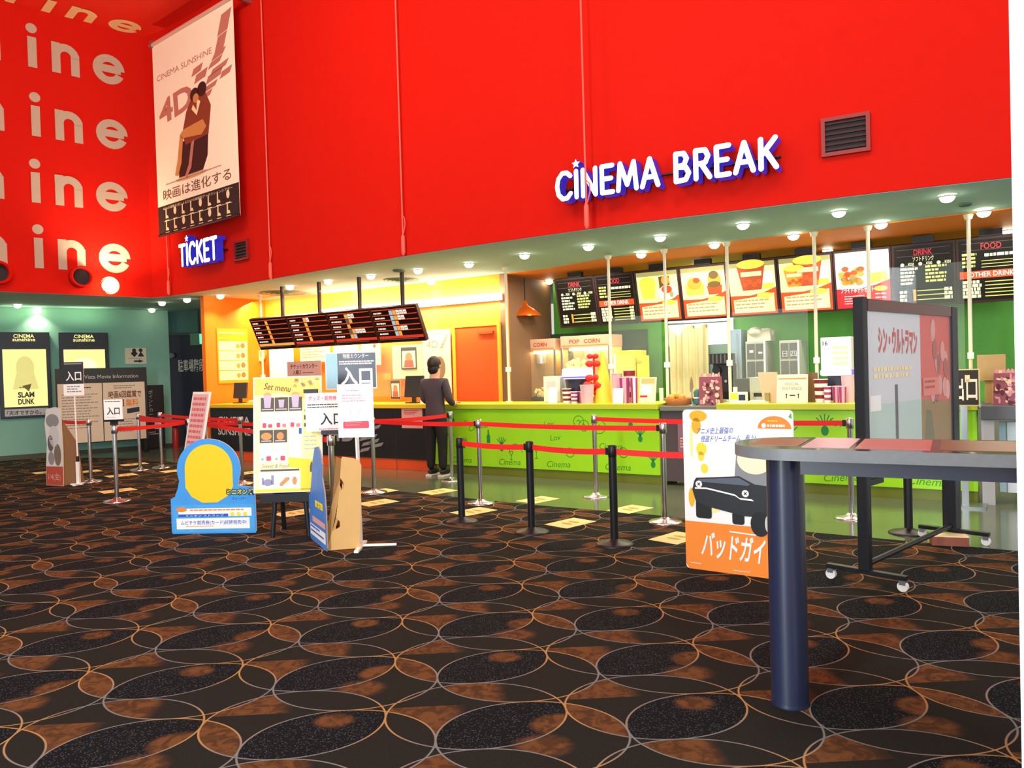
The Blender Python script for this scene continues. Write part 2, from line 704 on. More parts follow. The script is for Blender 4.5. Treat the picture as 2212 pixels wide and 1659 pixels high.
def wall(name, line, z0, z1, thick, m, smooth=False, parent=None):
    """vertical wall along a plan polyline; thickness goes to the far (left-hand) side"""
    mb = MB()
    L = [Vector((p[0], p[1])) for p in line]
    N = []
    for i in range(len(L)):
        d = (L[min(i + 1, len(L) - 1)] - L[max(i - 1, 0)]).normalized()
        N.append(Vector((-d.y, d.x)) * thick)
    k = len(L)
    vs = []
    for z in (z0, z1):
        vs += [(p.x, p.y, z) for p in L] + [(p.x + q.x, p.y + q.y, z) for p, q in zip(L, N)]
    F, S = [], []
    for i in range(k - 1):
        F.append((i, i + 1, 2 * k + i + 1, 2 * k + i))
        S.append((k + i + 1, k + i, 3 * k + i, 3 * k + i + 1))
        S.append((i + 1, i, k + i, k + i + 1))
        S.append((2 * k + i, 2 * k + i + 1, 3 * k + i + 1, 3 * k + i))
    S.append((0, 2 * k, 3 * k, k))
    S.append((k - 1, 2 * k - 1, 4 * k - 1, 3 * k - 1))
    mb.add(vs, F, m, smooth)
    mb.add(vs, S, m)
    return mb.build(name, parent, kind='structure')


def catmull(P, n=6):
    P = [Vector(p) for p in P]
    out = []
    for i in range(len(P) - 1):
        a, b, c, d = P[max(i - 1, 0)], P[i], P[i + 1], P[min(i + 2, len(P) - 1)]
        for k in range(n):
            t = k / n
            out.append(.5 * ((2 * b) + (c - a) * t + (2 * a - 5 * b + 4 * c - d) * t * t + (3 * b - a - 3 * c + d) * t ** 3))
    out.append(P[-1])
    return out


ZS, ZC = 3.05, 7.93
CORNER = (-6.72, 14.51)
FAC = [CORNER] + [tuple(p) for p in catmull([(-6.35, 14.33), (-5.27, 13.52), (-3.75, 12.22), (-1.36, 10.24), (.9, 8.68), (2.38, 7.83), (3.35, 7.29), (4.44, 6.76), (6.2, 5.95)])]
LEFTW = [(-12.2, 9.28), (-8.48, 12.83), CORNER]


def hit_fac(px, py, off=0.0):
    """where the picture ray meets the red front (off metres before it), and the wall's angle there"""
    best = None
    for a, b in zip(FAC, FAC[1:]):
        a, b = Vector(a), Vector(b)
        d = (b - a).normalized()
        n = Vector((d.y, -d.x)) * off
        p = onplane(px, py, a + n, b + n)
        t = (Vector((p.x, p.y)) - a - n).dot(d)
        if -.05 <= t <= (b - a).length + .05:
            best = (p, math.atan2(d.y, d.x))
            break
    return best


# ------------------------------------------------------------------ the setting
carpet_pts = [(-13.5, -1.5), (5.5, -1.5), (5.5, 4.77), (3.83, 5.85), (2.56, 6.72), (1.35, 7.72), (.27, 8.42), (-1.62, 9.83), (-2.69, 10.85), (-3.9, 12.0), (-5.2, 13.1), (-7.3, 14.9), (-9.5, 15.55), (-13.5, 12.6)]
fl = slab('floor_carpet', carpet_pts, 0.0, .1, carpet_material())
tile_pts = [(5.5, 4.77), (3.83, 5.85), (2.56, 6.72), (1.35, 7.72), (.27, 8.42), (-1.62, 9.83), (-2.69, 10.85), (-3.9, 12.0), (-5.2, 13.1), (-7.3, 14.9), (-9.5, 15.55), (-13.5, 12.6), (-13.5, 20), (9, 20), (9, 4.77)]
slab('floor_tile', tile_pts, 0.0, .1, tile_material())

wall('wall_facade', FAC, ZS + .005, ZC, .14, RED, True)
wl = wall('wall_left', LEFTW, ZS + .005, ZC, .14, RED)
slab('ceiling', [(-13, 1.5), (9, 1.5), (9, 17), (-13, 17)], ZC, .1, mat('red_ceiling_paint', '#f0280c', .6, noise=.05, nscale=4), up=False)
# teal soffit under the red walls, from their lower edge to the back
sof = [(p[0] - .01, p[1] + .012) for p in LEFTW] + [(p[0] + .006, p[1] + .01) for p in FAC[1:]] + [(9, 8), (9, 16), (-4, 20), (-13.5, 20), (-13.5, 10.2)]
slab('ceiling_soffit', [(p[0], p[1]) for p in sof], ZS, .004, TEALC, up=False)
# orange ceiling over the snack kitchen, lower layer with a wavy left edge
edge = [l1(s1((-.07, 12.35)), 1.30), l1(s1((.58, 11.93)), 1.30), l1(s1((1.04, 11.41)), 1.08), l1(s1((1.8, 10.61)), .84), l1(s1((2.94, 9.75)), .70), l1(s1((5.29, 8.11)), .6), l1(s1((7.5, 6.6)), .55)]
back = [l1(s1((7.5, 6.6)), 2.95), l1(s1((-.07, 12.35)), 2.95)]
slab('ceiling_kitchen', [(p.x, p.y) for p in edge + back], ZS - .012, .012, ORANGEC, up=False)

# lower left wall, door recess, ticket booth walls, kitchen walls
wall('wall_left_lower', [L2A + L2D * -4.2, L2B], 0, ZS, .12, TEAL)
REC_A, REC_B = Vector((-7.72, 17.62)), Vector((-5.0, 16.75))
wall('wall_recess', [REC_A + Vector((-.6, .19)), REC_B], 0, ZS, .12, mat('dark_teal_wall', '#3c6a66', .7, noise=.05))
SB = s1((-5.72, 14.4))                      # left end of the booth along the counter line
SE = s1((-.07, 12.35))                      # right end of the ticket booth wall
wall('wall_ticket_back', [l1(SB, 1.45).xy, l1(SE, 1.30).xy], 0, ZS, .1, ORANGE)
wall('wall_ticket_side', [l1(SB, .02).xy, l1(SB, 1.45).xy], 0, ZS, .1, ORANGE)
wall('wall_kitchen_back', [l1(SE + .05, 2.8).xy, l1(8.6, 2.8).xy], 0, ZS, .1, GREENW)
wall('wall_kitchen_side', [l1(SE, 1.30).xy, l1(SE, 2.8).xy], 0, ZS, .1, mat('brown_kitchen_wall', '#7d5a42', .6))
# baseboards
wall('baseboard_left', [L2A + L2D * -4.2 - L2N * .012, L2B - L2N * .012], 0, .07, .012, mat('brown_baseboard', '#4a4436', .5))

# white pillar at the right edge
rd = Vector((.655, 1)).normalized()
rp = Vector((rd.y, -rd.x))
c0 = Vector((0, 0)) + rd * 2.62
pm = MB()
cs = [c0, c0 + rp * .7, c0 + rp * .7 + rd * .3 + rp * .02, c0 + rd * .3 + rp * .02]
vs = [(p.x, p.y, z) for z in (0, ZC) for p in cs]
pm.add(vs, [(3, 2, 1, 0), (4, 5, 6, 7)] + [(i, (i + 1) % 4, 4 + (i + 1) % 4, 4 + i) for i in range(4)], mat('white_pillar_paint', '#ffffff', .8, noise=.01))
pm.build('wall_right_pillar', kind='structure')

# painted lettering on the red left wall and the ceiling
LW_A, LW_B = Vector((-8.48, 12.83)), Vector(CORNER)
LWD = (LW_B - LW_A).normalized()


def letters_nine(mb, x, z, k, m, gap=(.0, .52, .80, 1.45)):
    """...hine in round strokes: x is the centre of the e"""
    t = .135

    cnt = [0]

    def lay():
        cnt[0] += 1
        return 1 + 2.0 * (cnt[0] % 5)

    def seg(pts):
        for a, b in zip(pts, pts[1:]):
            dx, dz = b[0] - a[0], b[1] - a[1]
            l = math.hypot(dx, dz) or 1
            px, pz = -dz / l * t / 2, dx / l * t / 2
            mb.poly([(a[0] - px, a[1] - pz), (b[0] - px, b[1] - pz), (b[0] + px, b[1] + pz), (a[0] + px, a[1] + pz)], m, 0, lay())

    def arc(cx, cz, r, a0, a1, n=22, sx=1.0):
        o = [(cx + sx * (r + t / 2) * math.cos(math.radians(a0 + (a1 - a0) * i / n)), cz + (r + t / 2) * math.sin(math.radians(a0 + (a1 - a0) * i / n))) for i in range(n + 1)]
        q = [(cx + sx * (r - t / 2) * math.cos(math.radians(a0 + (a1 - a0) * i / n)), cz + (r - t / 2) * math.sin(math.radians(a0 + (a1 - a0) * i / n))) for i in range(n + 1)]
        ly = lay()
        for i in range(n):
            mb.poly([q[i], o[i], o[i + 1], q[i + 1]], m, 0, ly)

    r = .20
    xh = .53
    zb = z - xh / 2
    # e
    arc(x, z, r, 0, 335)
    seg([(x - r, z + .01), (x + r, z + .01)])
    # n, i, h to the left
    xn = x - .70
    for ox, stem in ((xn, xh), (x - 1.89, xh * 1.5)):
        w = .30
        seg([(ox - w / 2, zb), (ox - w / 2, zb + stem)])
        arc(ox, zb + xh - w / 2 - t / 2, w / 2, 0, 180)
        seg([(ox + w / 2, zb), (ox + w / 2, zb + xh - w / 2)])
    xi = x - 1.21
    seg([(xi, zb), (xi, zb + xh * .98)])
    mb.disc(xi, zb + xh * 1.26, t * .62, m)


lt = MB()
lt.T = Matrix.Translation((LW_A.x, LW_A.y, 0)) @ Matrix.Rotation(math.atan2(LWD.y, LWD.x), 4, 'Z')
for (px, py) in ((235, 150), (242, 290), (242, 425), (248, 558)):
    p = onplane(px, py, LW_A, LW_B)
    x = (Vector((p.x, p.y)) - LW_A).dot(LWD)
    letters_nine(lt, x, p.z, .95, LETTERW)
lt.build('lettering', wl)
ct = MB()
ct.T = Matrix.Translation((-6.82, 14.05, ZC)) @ Matrix.Rotation(math.atan2(LWD.y, LWD.x), 4, 'Z') @ Matrix.Rotation(math.pi / 2, 4, 'X')
letters_nine(ct, 0, 0, .95, mat('lit_gold_ceiling_lettering', '#fbe0a0', .6))  # bright yellow tone holds the light falling on the gold letters
cl = ct.build('lettering_ceiling', bpy.data.objects['ceiling'])
# ------------------------------------------------------------------ on the red front
def glow_sign(name, label, text, pl, pr, ptop, dot=True):
    (a, an), (b, _) = hit_fac(*pl), hit_fac(*pr)
    top, _ = hit_fac(*ptop)
    W = (Vector((b.x, b.y)) - Vector((a.x, a.y))).length
    H = top.z - a.z
    rz = ang(a, b)
    t = thing(name, label, 'sign', (a.x, a.y, a.z), rz)
    tot = 0
    for ch in text:
        tot += (GL[ch][0] + .17) if ch != ' ' else .42
    k = W / (tot - .17)
    r = .085 * H
    f, st = MB(), MB()
    x = 0.0
    y0, y1 = -.22, -.06
    for ch in text:
        if ch == ' ':
            x += .42 * k
            continue
        w, strokes = GL[ch]
        for s in strokes:
            stroke(f, [(x + px * k, pz * H) for px, pz in s], r, y0, y1, SIGNW, SIGNS)
        if ch == 'I' and dot:
            st.prism(star(x + .06 * k, H * 1.24, .17 * H), y0, y1, SIGNW, SIGNS)
        x += (w + .17) * k
    f.build('letters', t)
    st.build('star', t)
    rail = MB()
    rail.box(0, W, -.07, -.005, H * .45, H * .5, BLACKM)
    rail.build('mounting_rail', t)
    return t


glow_sign('letter_sign', 'large white glowing two-word letter sign on the red front wall', 'CINEMA BREAK', (1222, 441), (1688, 359), (1220, 384))
glow_sign('letter_sign', 'small white glowing TICKET letters beside the hanging banner', 'TICKET', (414, 578), (495, 570), (414, 533))


def louvre(name, label, pl, pr, ptop):
    (a, _), (b, _) = hit_fac(*pl), hit_fac(*pr)
    top, _ = hit_fac(*ptop)
    W, H = (Vector((b.x, b.y)) - Vector((a.x, a.y))).length, top.z - a.z
    t = thing(name, label, 'vent', (a.x, a.y, a.z), ang(a, b))
    f = MB()
    e = .035
    RF = mat('dark_red_frame', '#8a1812', .5)
    for bx in ((-e, W + e, -e, 0), (-e, W + e, H, H + e)):
        f.box(bx[0], bx[1], -.05, -.004, bx[2], bx[3], RF)
    f.box(-e, 0, -.05, -.004, 0, H, RF)
    f.box(W, W + e, -.05, -.004, 0, H, RF)
    f.build('frame', t)
    s = MB()
    s.box(0, W, -.012, -.004, 0, H, DARKG)
    n = max(5, int(H / .045))
    for i in range(n):
        z = (i + .3) * H / n
        s.add([(0, -.045, z), (W, -.045, z), (W, -.014, z + H / n * .7), (0, -.014, z + H / n * .7)], [(0, 1, 2, 3)], mat('vent_slat', '#4a3a38', .5))
    s.build('slats', t)


louvre('wall_vent', 'large dark louvred vent right of the large glowing sign', (1784, 333), (1872, 317), (1784, 266))
louvre('wall_vent', 'small square dark vent right of the TICKET letters', (513, 561), (538, 556), (513, 527))

for px, pt, pb, lab in ((357, 508, 640, 'thin red cord hanging below the banner at the wall corner'),
                        (577, -40, 606, 'thin red cord hanging on the red wall right of the banner'),
                        (864, -40, 555, 'thin red cord hanging mid-wall left of the large glowing sign'),
                        (1268, -40, 498, 'thin red cord hanging across the large glowing sign')):
    p, a_ = hit_fac(px + (8 if px < 1000 else 0), pb, .26 if px > 1000 else .05)
    tz = ZC if pt < 0 else hit_fac(px, pt, .05)[0].z
    t = thing('hanging_rope', lab, 'cord', (p.x, p.y, p.z), a_, group='cords hanging down the red front wall')
    CORDM = mat('red_cord', '#e86050', .6)
    mb = MB().cyl((0, 0, .28), (0, 0, tz - p.z), .012, CORDM, n=6)
    mb.build('cord', t)
    mb = MB().lathe([(.012, .30), (.028, .26), (.03, .06), (.012, .02)], CORDM, n=10)
    mb.build('weight', t)
    MB().tube([(.02, -.01, .3), (.055, -.01, .42), (.05, -.01, .5), (.0, 0, .55)], .008, CORDM, n=6).build('loop', t)

# ---- the tall hanging banner
BA, BB = hit_fac(345, 513, .25), hit_fac(520, 473, .25)
ba, bb = BA[0], BB[0]
bt = hit_fac(331, 98, .25)[0].z
bW, bH = (bb.xy - ba.xy).length, bt - ba.z
bn = thing('hanging_banner', 'tall cream movie banner with black strip hanging on the red wall', 'banner', (ba.x, ba.y, ba.z), ang(ba, bb))
MB().box(0, bW, -.008, 0, 0, bH, CREAM2).build('cloth', bn)
art = MB()
y = -.008
kz = bH / 5.0
zs = bH * .155
art.rect(0, 0, bW, zs, mat('brown_black_print', '#2a1c1a', .7), y, 1)
art.text('4DXの振動を感じよるだけの体感型アトラクションシアター', bW / 2, zs * .86, zs * .10, CREAM, y, 3, w=bW * .86)
art.rect(bW * .08, zs * .46, bW * .92, zs * .475, CREAM, y, 3)
for i in range(8):
    x = bW * (.12 + .108 * i)
    for zz in (.56, .16):
        z = zs * zz
        c = CREAM
        if (i + int(zz * 10)) % 3 == 0:
            art.poly(ellipse(x, z + .1, .05, .07, 12), c, y, 3)
        else:
            art.poly([(x - .05, z), (x + .06, z), (x + .03, z + .05), (x - .01, z + .05), (x - .01, z + .17), (x - .045, z + .18)], c, y, 3)
        art.rect(x - .07, z - .045, x + .07, z - .03, c, y, 3)
art.text('映画は進化する', bW * .5, bH * .185, bH * .06, BROWNI, y, 3, w=bW * .84, bold=.004)
art.lines(bW * .12, bW * .9, bH * .262, bH * .25, 1, ROSEI, y, 2)
art.text('CINEMA SUNSHINE', bW * .40, bH * .80, bH * .042, ROSEI, y, 2, w=bW * .70, rot=.0)
art.text('4D', bW * .29, bH * .585, bH * .165, ROSEI, y, 2, w=bW * .44, bold=.03, rot=.08)
# the splintered X of the logo
for (x, z, w, h, sh) in ((.82, .86, .10, .075, .09), (.78, .785, .09, .06, .08), (.50, .735, .10, .028, .05), (.53, .695, .12, .032, .05), (.74, .76, .12, .022, .06),
                         (.70, .73, .12, .022, .06), (.72, .695, .16, .022, .06), (.67, .665, .15, .028, .05), (.64, .63, .12, .02, .05), (.60, .60, .1, .02, .05), (.83, .66, .1, .025, .05)):
    x0, z0, ww, hh, s_ = x * bW, z * bH, w * bW * 1.15, h * bH * 1.2, sh * bW * .6
    art.poly([(x0, z0), (x0 + ww, z0 + ww * .12), (x0 + ww + s_, z0 + hh + ww * .12), (x0 + s_, z0 + hh)], ROSEI, y, 3)
# two people sitting embraced on a seat
SK, DKC, DRS = mat('skin_print', '#d08a4a', .7), mat('dark_seat_print', '#3a1512', .7), mat('brown_coat_print', '#8a3a20', .7)
X = lambda f: f * bW
Z = lambda f: f * bH
art.poly([(X(.30), Z(.27)), (X(.60), Z(.27)), (X(.66), Z(.33)), (X(.68), Z(.46)), (X(.34), Z(.44)), (X(.30), Z(.36))], DKC, y, 3)
art.poly([(X(.40), Z(.42)), (X(.68), Z(.43)), (X(.72), Z(.56)), (X(.64), Z(.66)), (X(.52), Z(.655)), (X(.42), Z(.58)), (X(.36), Z(.48))], DRS, y, 4)
art.poly(ellipse(X(.62), Z(.655), X(.055), Z(.035)), DKC, y, 5)
art.poly(ellipse(X(.53), Z(.645), X(.055), Z(.032)), DKC, y, 5)
art.poly(ellipse(X(.545), Z(.625), X(.035), Z(.022)), SK, y, 6)
art.poly([(X(.56), Z(.62)), (X(.60), Z(.60)), (X(.55), Z(.54)), (X(.49), Z(.58)), (X(.51), Z(.60)), (X(.55), Z(.565))], CREAM, y, 6)
art.poly([(X(.35), Z(.46)), (X(.60), Z(.44)), (X(.66), Z(.47)), (X(.62), Z(.51)), (X(.38), Z(.50)), (X(.33), Z(.48))], SK, y, 6)
art.poly([(X(.33), Z(.48)), (X(.37), Z(.46)), (X(.34), Z(.34)), (X(.29), Z(.28)), (X(.25), Z(.29)), (X(.29), Z(.36))], SK, y, 6)
art.poly([(X(.47), Z(.42)), (X(.51), Z(.43)), (X(.46), Z(.30)), (X(.40), Z(.26)), (X(.38), Z(.27)), (X(.43), Z(.32))], ROSEI, y, 6)
art.poly(ellipse(X(.45), Z(.26), X(.2), Z(.012)), mat('tan_print', '#d8a878', .7), y, 2)
art.build('artwork', bn)
rod = MB()
rod.cyl((-.05, -.01, bH), (bW + .16, -.01, bH), .035, mat('pale_rod', '#d8a898', .4))
rod.build('rod', bn)
MB().cyl((0, -.01, .02), (bW, -.01, .02), .022, BLACKM).build('bottom_rod', bn)
MB().box(bW + .07, bW + .13, -.05, .25, bH - .05, bH + .07, STEEL).build('wall_bracket', bn)
MB().box(-.02, .04, -.05, .25, bH - .05, bH + .07, STEEL).build('wall_bracket', bn)

# ---- spotlight and round openings low on the left red wall
def on_left(px, py, off=.0):
    n = Vector((LWD.y, -LWD.x)) * off
    return onplane(px, py, LW_A + n, LW_B + n)


LANG = math.atan2(LWD.y, LWD.x)
p = on_left(236, 617, .30)
t = thing('spotlight', 'bright lit spotlight low on the red left wall below the lettering', 'spotlight', p, LANG)
MB().cyl((0, .05, 0), (0, -.05, 0), .13, BLACKM, r1=.155, n=20, cap=False).build('housing', t)
MB().ball((0, -.02, 0), .125, mat('spot_glow', '#ffe9a0', emit=45)).build('lens', t)
MB().cyl((0, .02, 0), (0, .29, .02), .02, BLACKM).build('arm', t)
spot_light('spotlight_beam', p + Vector((.15, -.22, .05)), on_left(245, 430), 160, (1, .85, .55), 2.2, .9, .12)
for px, py, lab in ((173, 599, 'round dark opening with red rim left of the lit spotlight'), (-6, 590, 'round red-rimmed opening at the left edge of the red wall')):
    p = on_left(px, py)
    t = thing('wall_duct', lab, 'duct', p, LANG, group='round openings in the red left wall')
    MB().lathe([(.15, 0), (.19, 0), (.19, .16), (.15, .16), (.15, 0)], RED, n=24).build('rim', t).rotation_euler = (math.pi / 2, 0, 0)
    MB().cyl((0, -.012, 0), (0, -.03, 0), .155, DARKG, n=24).build('opening', t)

# ---- lamps and diffusers in the soffit
RING = mat('lamp_ring', '#d8d6c8', .4)
first = None
dl = [(626, 619, 1), (709, 607, 1.3), (801, 595, 1.4), (1013, 569, 1.2), (1133, 550, 1.2), (1271, 531, 1.3), (1426, 511, 1.4), (1543, 527, 1.1), (1605, 484, 1.5), (1812, 457, 1.1), (2046, 424, 1.3),
      (476, 639, .9), (476, 658, .6), (404, 647, .6), (350, 654, .5), (38, 659, .5), (81, 666, .9), (211, 673, .9), (328, 669, .6), (903, 583, .8), (931, 608, .8)]
labs = ['lit ceiling downlight above the left end of the ticket counter', 'second lit downlight from the left along the soffit over the ticket boards', 'lit downlight in the soffit above the third ticket board', 'lit soffit downlight above the orange door wall', 'lit soffit downlight left of the drink board',
        'lit soffit downlight under the hanging cord end', 'lit soffit downlight below the middle of the large glowing sign', 'lit downlight on the orange ceiling edge below the large glowing sign', 'brightest soffit downlight below the right end of the glowing sign', 'lit soffit downlight below the large vent', 'lit soffit downlight near the white pillar',
        'lit downlight over the orange booth corner', 'small downlight right under the booth corner lamp', 'small downlight over the dark door recess', 'tiny downlight beside the cord in the wall corner', 'tiny downlight at far left of the teal ceiling', 'lit downlight over the left movie poster box', 'lit downlight over the right movie poster box',
        'flat downlight over the restroom sign', 'lit downlight above the right end of the ticket boards', 'lower lit downlight by the glowing wall strip']
LB = MB().lathe([(.05, -.012), (.078, -.012), (.083, 0), (.05, 0)], RING, n=20)
for i, (px, py, w) in enumerate(dl):
    p = atz(px, py, ZS - .013)
    if first is None:
        first = thing('ceiling_downlight', labs[0], 'downlight', p, group='small lit downlights in the teal soffit')
        LB.build('trim_ring', first)
        MB().ball((0, 0, -.012), .066, LAMP, 16, 1, 1, .75).build('lamp', first)
    else:
        dup(first, p, 0, labs[i])
    if w > .75:
        spot_light('downlight_beam', p + Vector((0, 0, -.06)), p + Vector((0, 0, -3)), 75 * w, (1, .84, .58), 2.1, .7, .06)
# unlit flat downlights in the orange kitchen ceiling
kl = [(1186, 607), (1385, 548), (1507, 575), (1714, 508), (1788, 539), (1903, 483), (2125, 457), (2178, 497)]
klab = ['kitchen ceiling lamp near the pendant lamp', 'kitchen ceiling lamp at the tip of the orange ceiling', 'kitchen ceiling lamp over the burger picture boards', 'flat kitchen ceiling lamp left of the thin pole', 'flat kitchen ceiling lamp above the potato picture board', 'flat kitchen ceiling lamp on the orange strip above the drink board', 'flat kitchen ceiling lamp on the orange strip by the right pole', 'flat kitchen ceiling lamp next to the white pillar']
for (px, py), lb in zip(kl, klab):
    p = atz(px, py, ZS - .026)
    dup(first, p, 0, lb, 'flat lamps in the kitchen ceiling')
for (px, py, r, lb) in ((612, 632, .42, 'round air diffuser in the soffit above the ticket booth'), (867, 604, .30, 'round air diffuser above the right ticket board'), (862, 583, .1, 'small round detector in the soffit above the ticket boards'), (2085, 440, .06, 'small round detector in the soffit by the right pole')):
    p = atz(px, py, ZS)
    t = thing('ceiling_diffuser', lb, 'ceiling vent', p)
    mb = MB()
    for k in range(4 if r > .2 else 2):
        q = r * (1 - .22 * k)
        mb.lathe([(q, -.002), (q * .97, -.02 - .006 * k), (q * .82, -.008 - .006 * k)], mat('diffuser_paint', '#5f8478', .6), n=28)
    mb.build('rings', t)
# ------------------------------------------------------------------ left side: poster boxes, boards, door
def wall_box(name, label, cat, px0, px1, pyt, pyb, off=-.01, depth=.09):
    pm_ = (px0 + px1) / 2
    a, b = q2(px0, pyb, off), q2(px1, pyb, off)
    m = q2(pm_, (pyt + pyb) / 2, off)
    zt, zb = q2(pm_, pyt, off).z, q2(pm_, pyb, off).z
    W = (b.xy - a.xy).length
    t = thing(name, label, cat, (m.x, m.y, zb), L2ANG)
    return t, W, zt - zb


for k, (x0, x1, lab) in enumerate(((-2, 110, 'black framed lit movie poster box with basketball poster, farther left'), (130, 236, 'black framed lit movie poster box half hidden behind the notice board'))):
    t, W, H = wall_box('poster_light_box', lab, 'poster box', x0, x1, 718 if k == 0 else 719, 902 if k == 0 else 900)
    t['group'] = 'lit movie poster boxes on the teal wall'
    MB().box(-W / 2, W / 2, -.09, 0, 0, H, mat('poster_frame', '#20202e', .4)).build('frame', t, .008)
    hd = MB()
    hd.text('CINEMA', 0, H * .935, .10, PANELY, -.09, 1, bold=.02, w=W * .40)
    hd.text('sunshine', 0, H * .895, .10, PANELY, -.09, 1, bold=.02, w=W * .44)
    hd.build('header_lettering', t)
    pz = MB()
    w2 = W * .42
    z0, z1 = H * .13, H * .80
    pz.rect(-w2, z0, w2, z1, PANELY, -.09, 1)
    if k == 0:
        GP = mat('pale_olive_lit_print', '#e8dc86', emit=.9)
        GI = mat('olive_lit_ink', '#8a7a20', emit=.35)
        DI = mat('dark_lit_ink', '#5a4a10', emit=.15)
        zc = z0 + (z1 - z0) * .68
        pz.poly(ellipse(0, zc, w2 * .42, (z1 - z0) * .2), GP, -.09, 2)
        pz.poly([(-w2 * .6, z0 + (z1 - z0) * .30), (w2 * .6, z0 + (z1 - z0) * .30), (w2 * .4, zc - .1), (-w2 * .4, zc - .1)], GP, -.09, 2)
        pz.poly([(-.06, z0 + .42), (.05, z0 + .30), (.10, z0 + .46)], GI, -.09, 3)
        pz.text('SLAM', 0, z0 + .19, .15, DI, -.09, 3, bold=.04, w=w2 * .75)
        pz.text('DUNK', 0, z0 + .05, .15, DI, -.09, 3, bold=.04, w=w2 * .75)
        pz.lines(-w2 * .3, w2 * .3, z0 + .40, z0 + .36, 1, GI, -.09, 3)
    else:
        pz.poly(ellipse(0, H * .6, w2 * .6, H * .1), mat('pale_lit_print', '#fff6d0', emit=1.0), -.09, 2)
    pz.build('poster', t)
    if k == 0:
        s_ = MB()
        s_.rect(-w2, H * .025, w2, H * .105, LGREY, -.09, 1)
        s_.text('「天才ですから。」', 0, H * .04, H * .055, INK, -.09, 3, w=w2 * 1.8, bold=.02)
        s_.build('caption_strip', t)
    area_light('poster_glow', Vector(t.location) + Vector((.4 * .6, -.4 * .8, H + .25)), Vector(t.location) + Vector((.1, -.1, H + .9)), .8, .1, 3.2, (.85, 1, .55))

# information board standing before the wall
t, W, H = wall_box('information_board', 'wide freestanding notice board with black header and two cream sheets', 'notice board', 124, 322, 795, 955, -.9)
o_z = t.location.z
t.location.z = 0
fr = MB()
fr.box(-W / 2, W / 2, -.02, .03, o_z, o_z + H, mat('board_frame', '#20201e', .4))
fr.build('frame', t, .004)
bs = MB()
ws = W * .235
for cx in (-W * .245, W * .235):
    bs.rect(cx - ws, o_z + .02, cx + ws, o_z + H * .80, mat('cream_notice_sheet', '#e9d3b8', .7), -.02, 1)
bs.lines(-W * .40, -W * .06, o_z + H * .75, o_z + H * .72, 1, INK, -.02, 2)
bs.lines(-W * .44, -W * .04, o_z + H * .66, o_z + H * .18, 13, GREYP, -.02, 2, .3)
bs.lines(W * .12, W * .42, o_z + H * .76, o_z + H * .70, 2, GREYP, -.02, 2, .4)
bs.text('映画6回鑑賞で', W * .245, o_z + H * .60, .15, BROWNI, -.02, 3, w=W * .37, bold=.02)
bs.text('1回', W * .17, o_z + H * .48, .16, BROWNI, -.02, 3, w=W * .12, bold=.02)
bs.text('無料', W * .32, o_z + H * .48, .16, ORAP, -.02, 3, w=W * .14, bold=.02)
bs.poly([(W * .26, o_z + H * .37), (W * .40, o_z + H * .39), (W * .40, o_z + H * .455), (W * .26, o_z + H * .435)], INKB, -.02, 3)
bs.lines(W * .08, W * .42, o_z + H * .30, o_z + H * .1, 6, GREYP, -.02, 2, .3)
bs.build('notice_sheets', t)
hd = MB()
hd.text('Cinema Vista Movie Information', 0, o_z + H * .86, .11, LGREY, -.02, 2, w=W * .80)
hd.build('header_lettering', t)
for sx in (-W * .46, W * .46):
    l = MB()
    l.box(sx - .025, sx + .025, -.01, .03, 0, o_z, BLACKM)
    l.box(sx - .025, sx + .025, -.25, .25, 0, .035, BLACKM)
    l.build('leg', t)

# black notice stand right of it
t, W, H = wall_box('notice_stand', 'tall narrow black notice stand right of the wide board', 'sign', 297, 355, 832, 968, -.45)
z0 = t.location.z
t.location.z = 0
MB().box(-W / 2, W / 2, -.03, 0, z0, z0 + H, BLACK).build('panel', t, .004)
m = MB()
for i, ch in enumerate('ポイントカード'):
    m.text(ch, 0, z0 + H * (.86 - .07 * i), .10, LGREY, -.03, 2, align='C')
m.rect(W * .12, z0 + H * .30, W * .34, z0 + H * .42, LGREY, -.03, 2)
m.lines(-W * .4, W * .4, z0 + H * .26, z0 + H * .20, 2, LGREY, -.03, 2)
m.build('lettering', t)
MB().box(-W * .3, W * .3, -.2, .18, 0, .03, BLACKM).build('foot', t)
MB().box(-.03, .03, -.025, -.002, .03, z0, BLACKM).build('post', t)

# restroom sign
t, W, H = wall_box('restroom_sign', 'cream restroom direction sign with arrow on the teal wall', 'sign', 270, 316, 752, 786, 0)
MB().box(-W / 2, W / 2, -.02, 0, 0, H, mat('cream_plate', '#e6d8bc', .5)).build('plate', t)
m = MB()
m.disc(-.03, H * .86, .04, INK, -.02)
m.poly([(-.10, H * .66), (-.03, H * .42), (.04, H * .66), (.0, H * .78), (-.06, H * .78)], INK, -.02)
m.disc(.10, H * .86, .04, INK, -.02)
m.poly([(.04, H * .46), (.17, H * .46), (.10, H * .80)], INK, -.02)
m.lines(-W * .36, W * .4, H * .36, H * .28, 1, GREYP, -.02)
m.poly([(-.04, H * .12), (.06, H * .12), (.06, H * .06), (.15, H * .17), (.06, H * .28), (.06, H * .22), (-.04, H * .22)], INK, -.02)
m.build('pictogram', t)

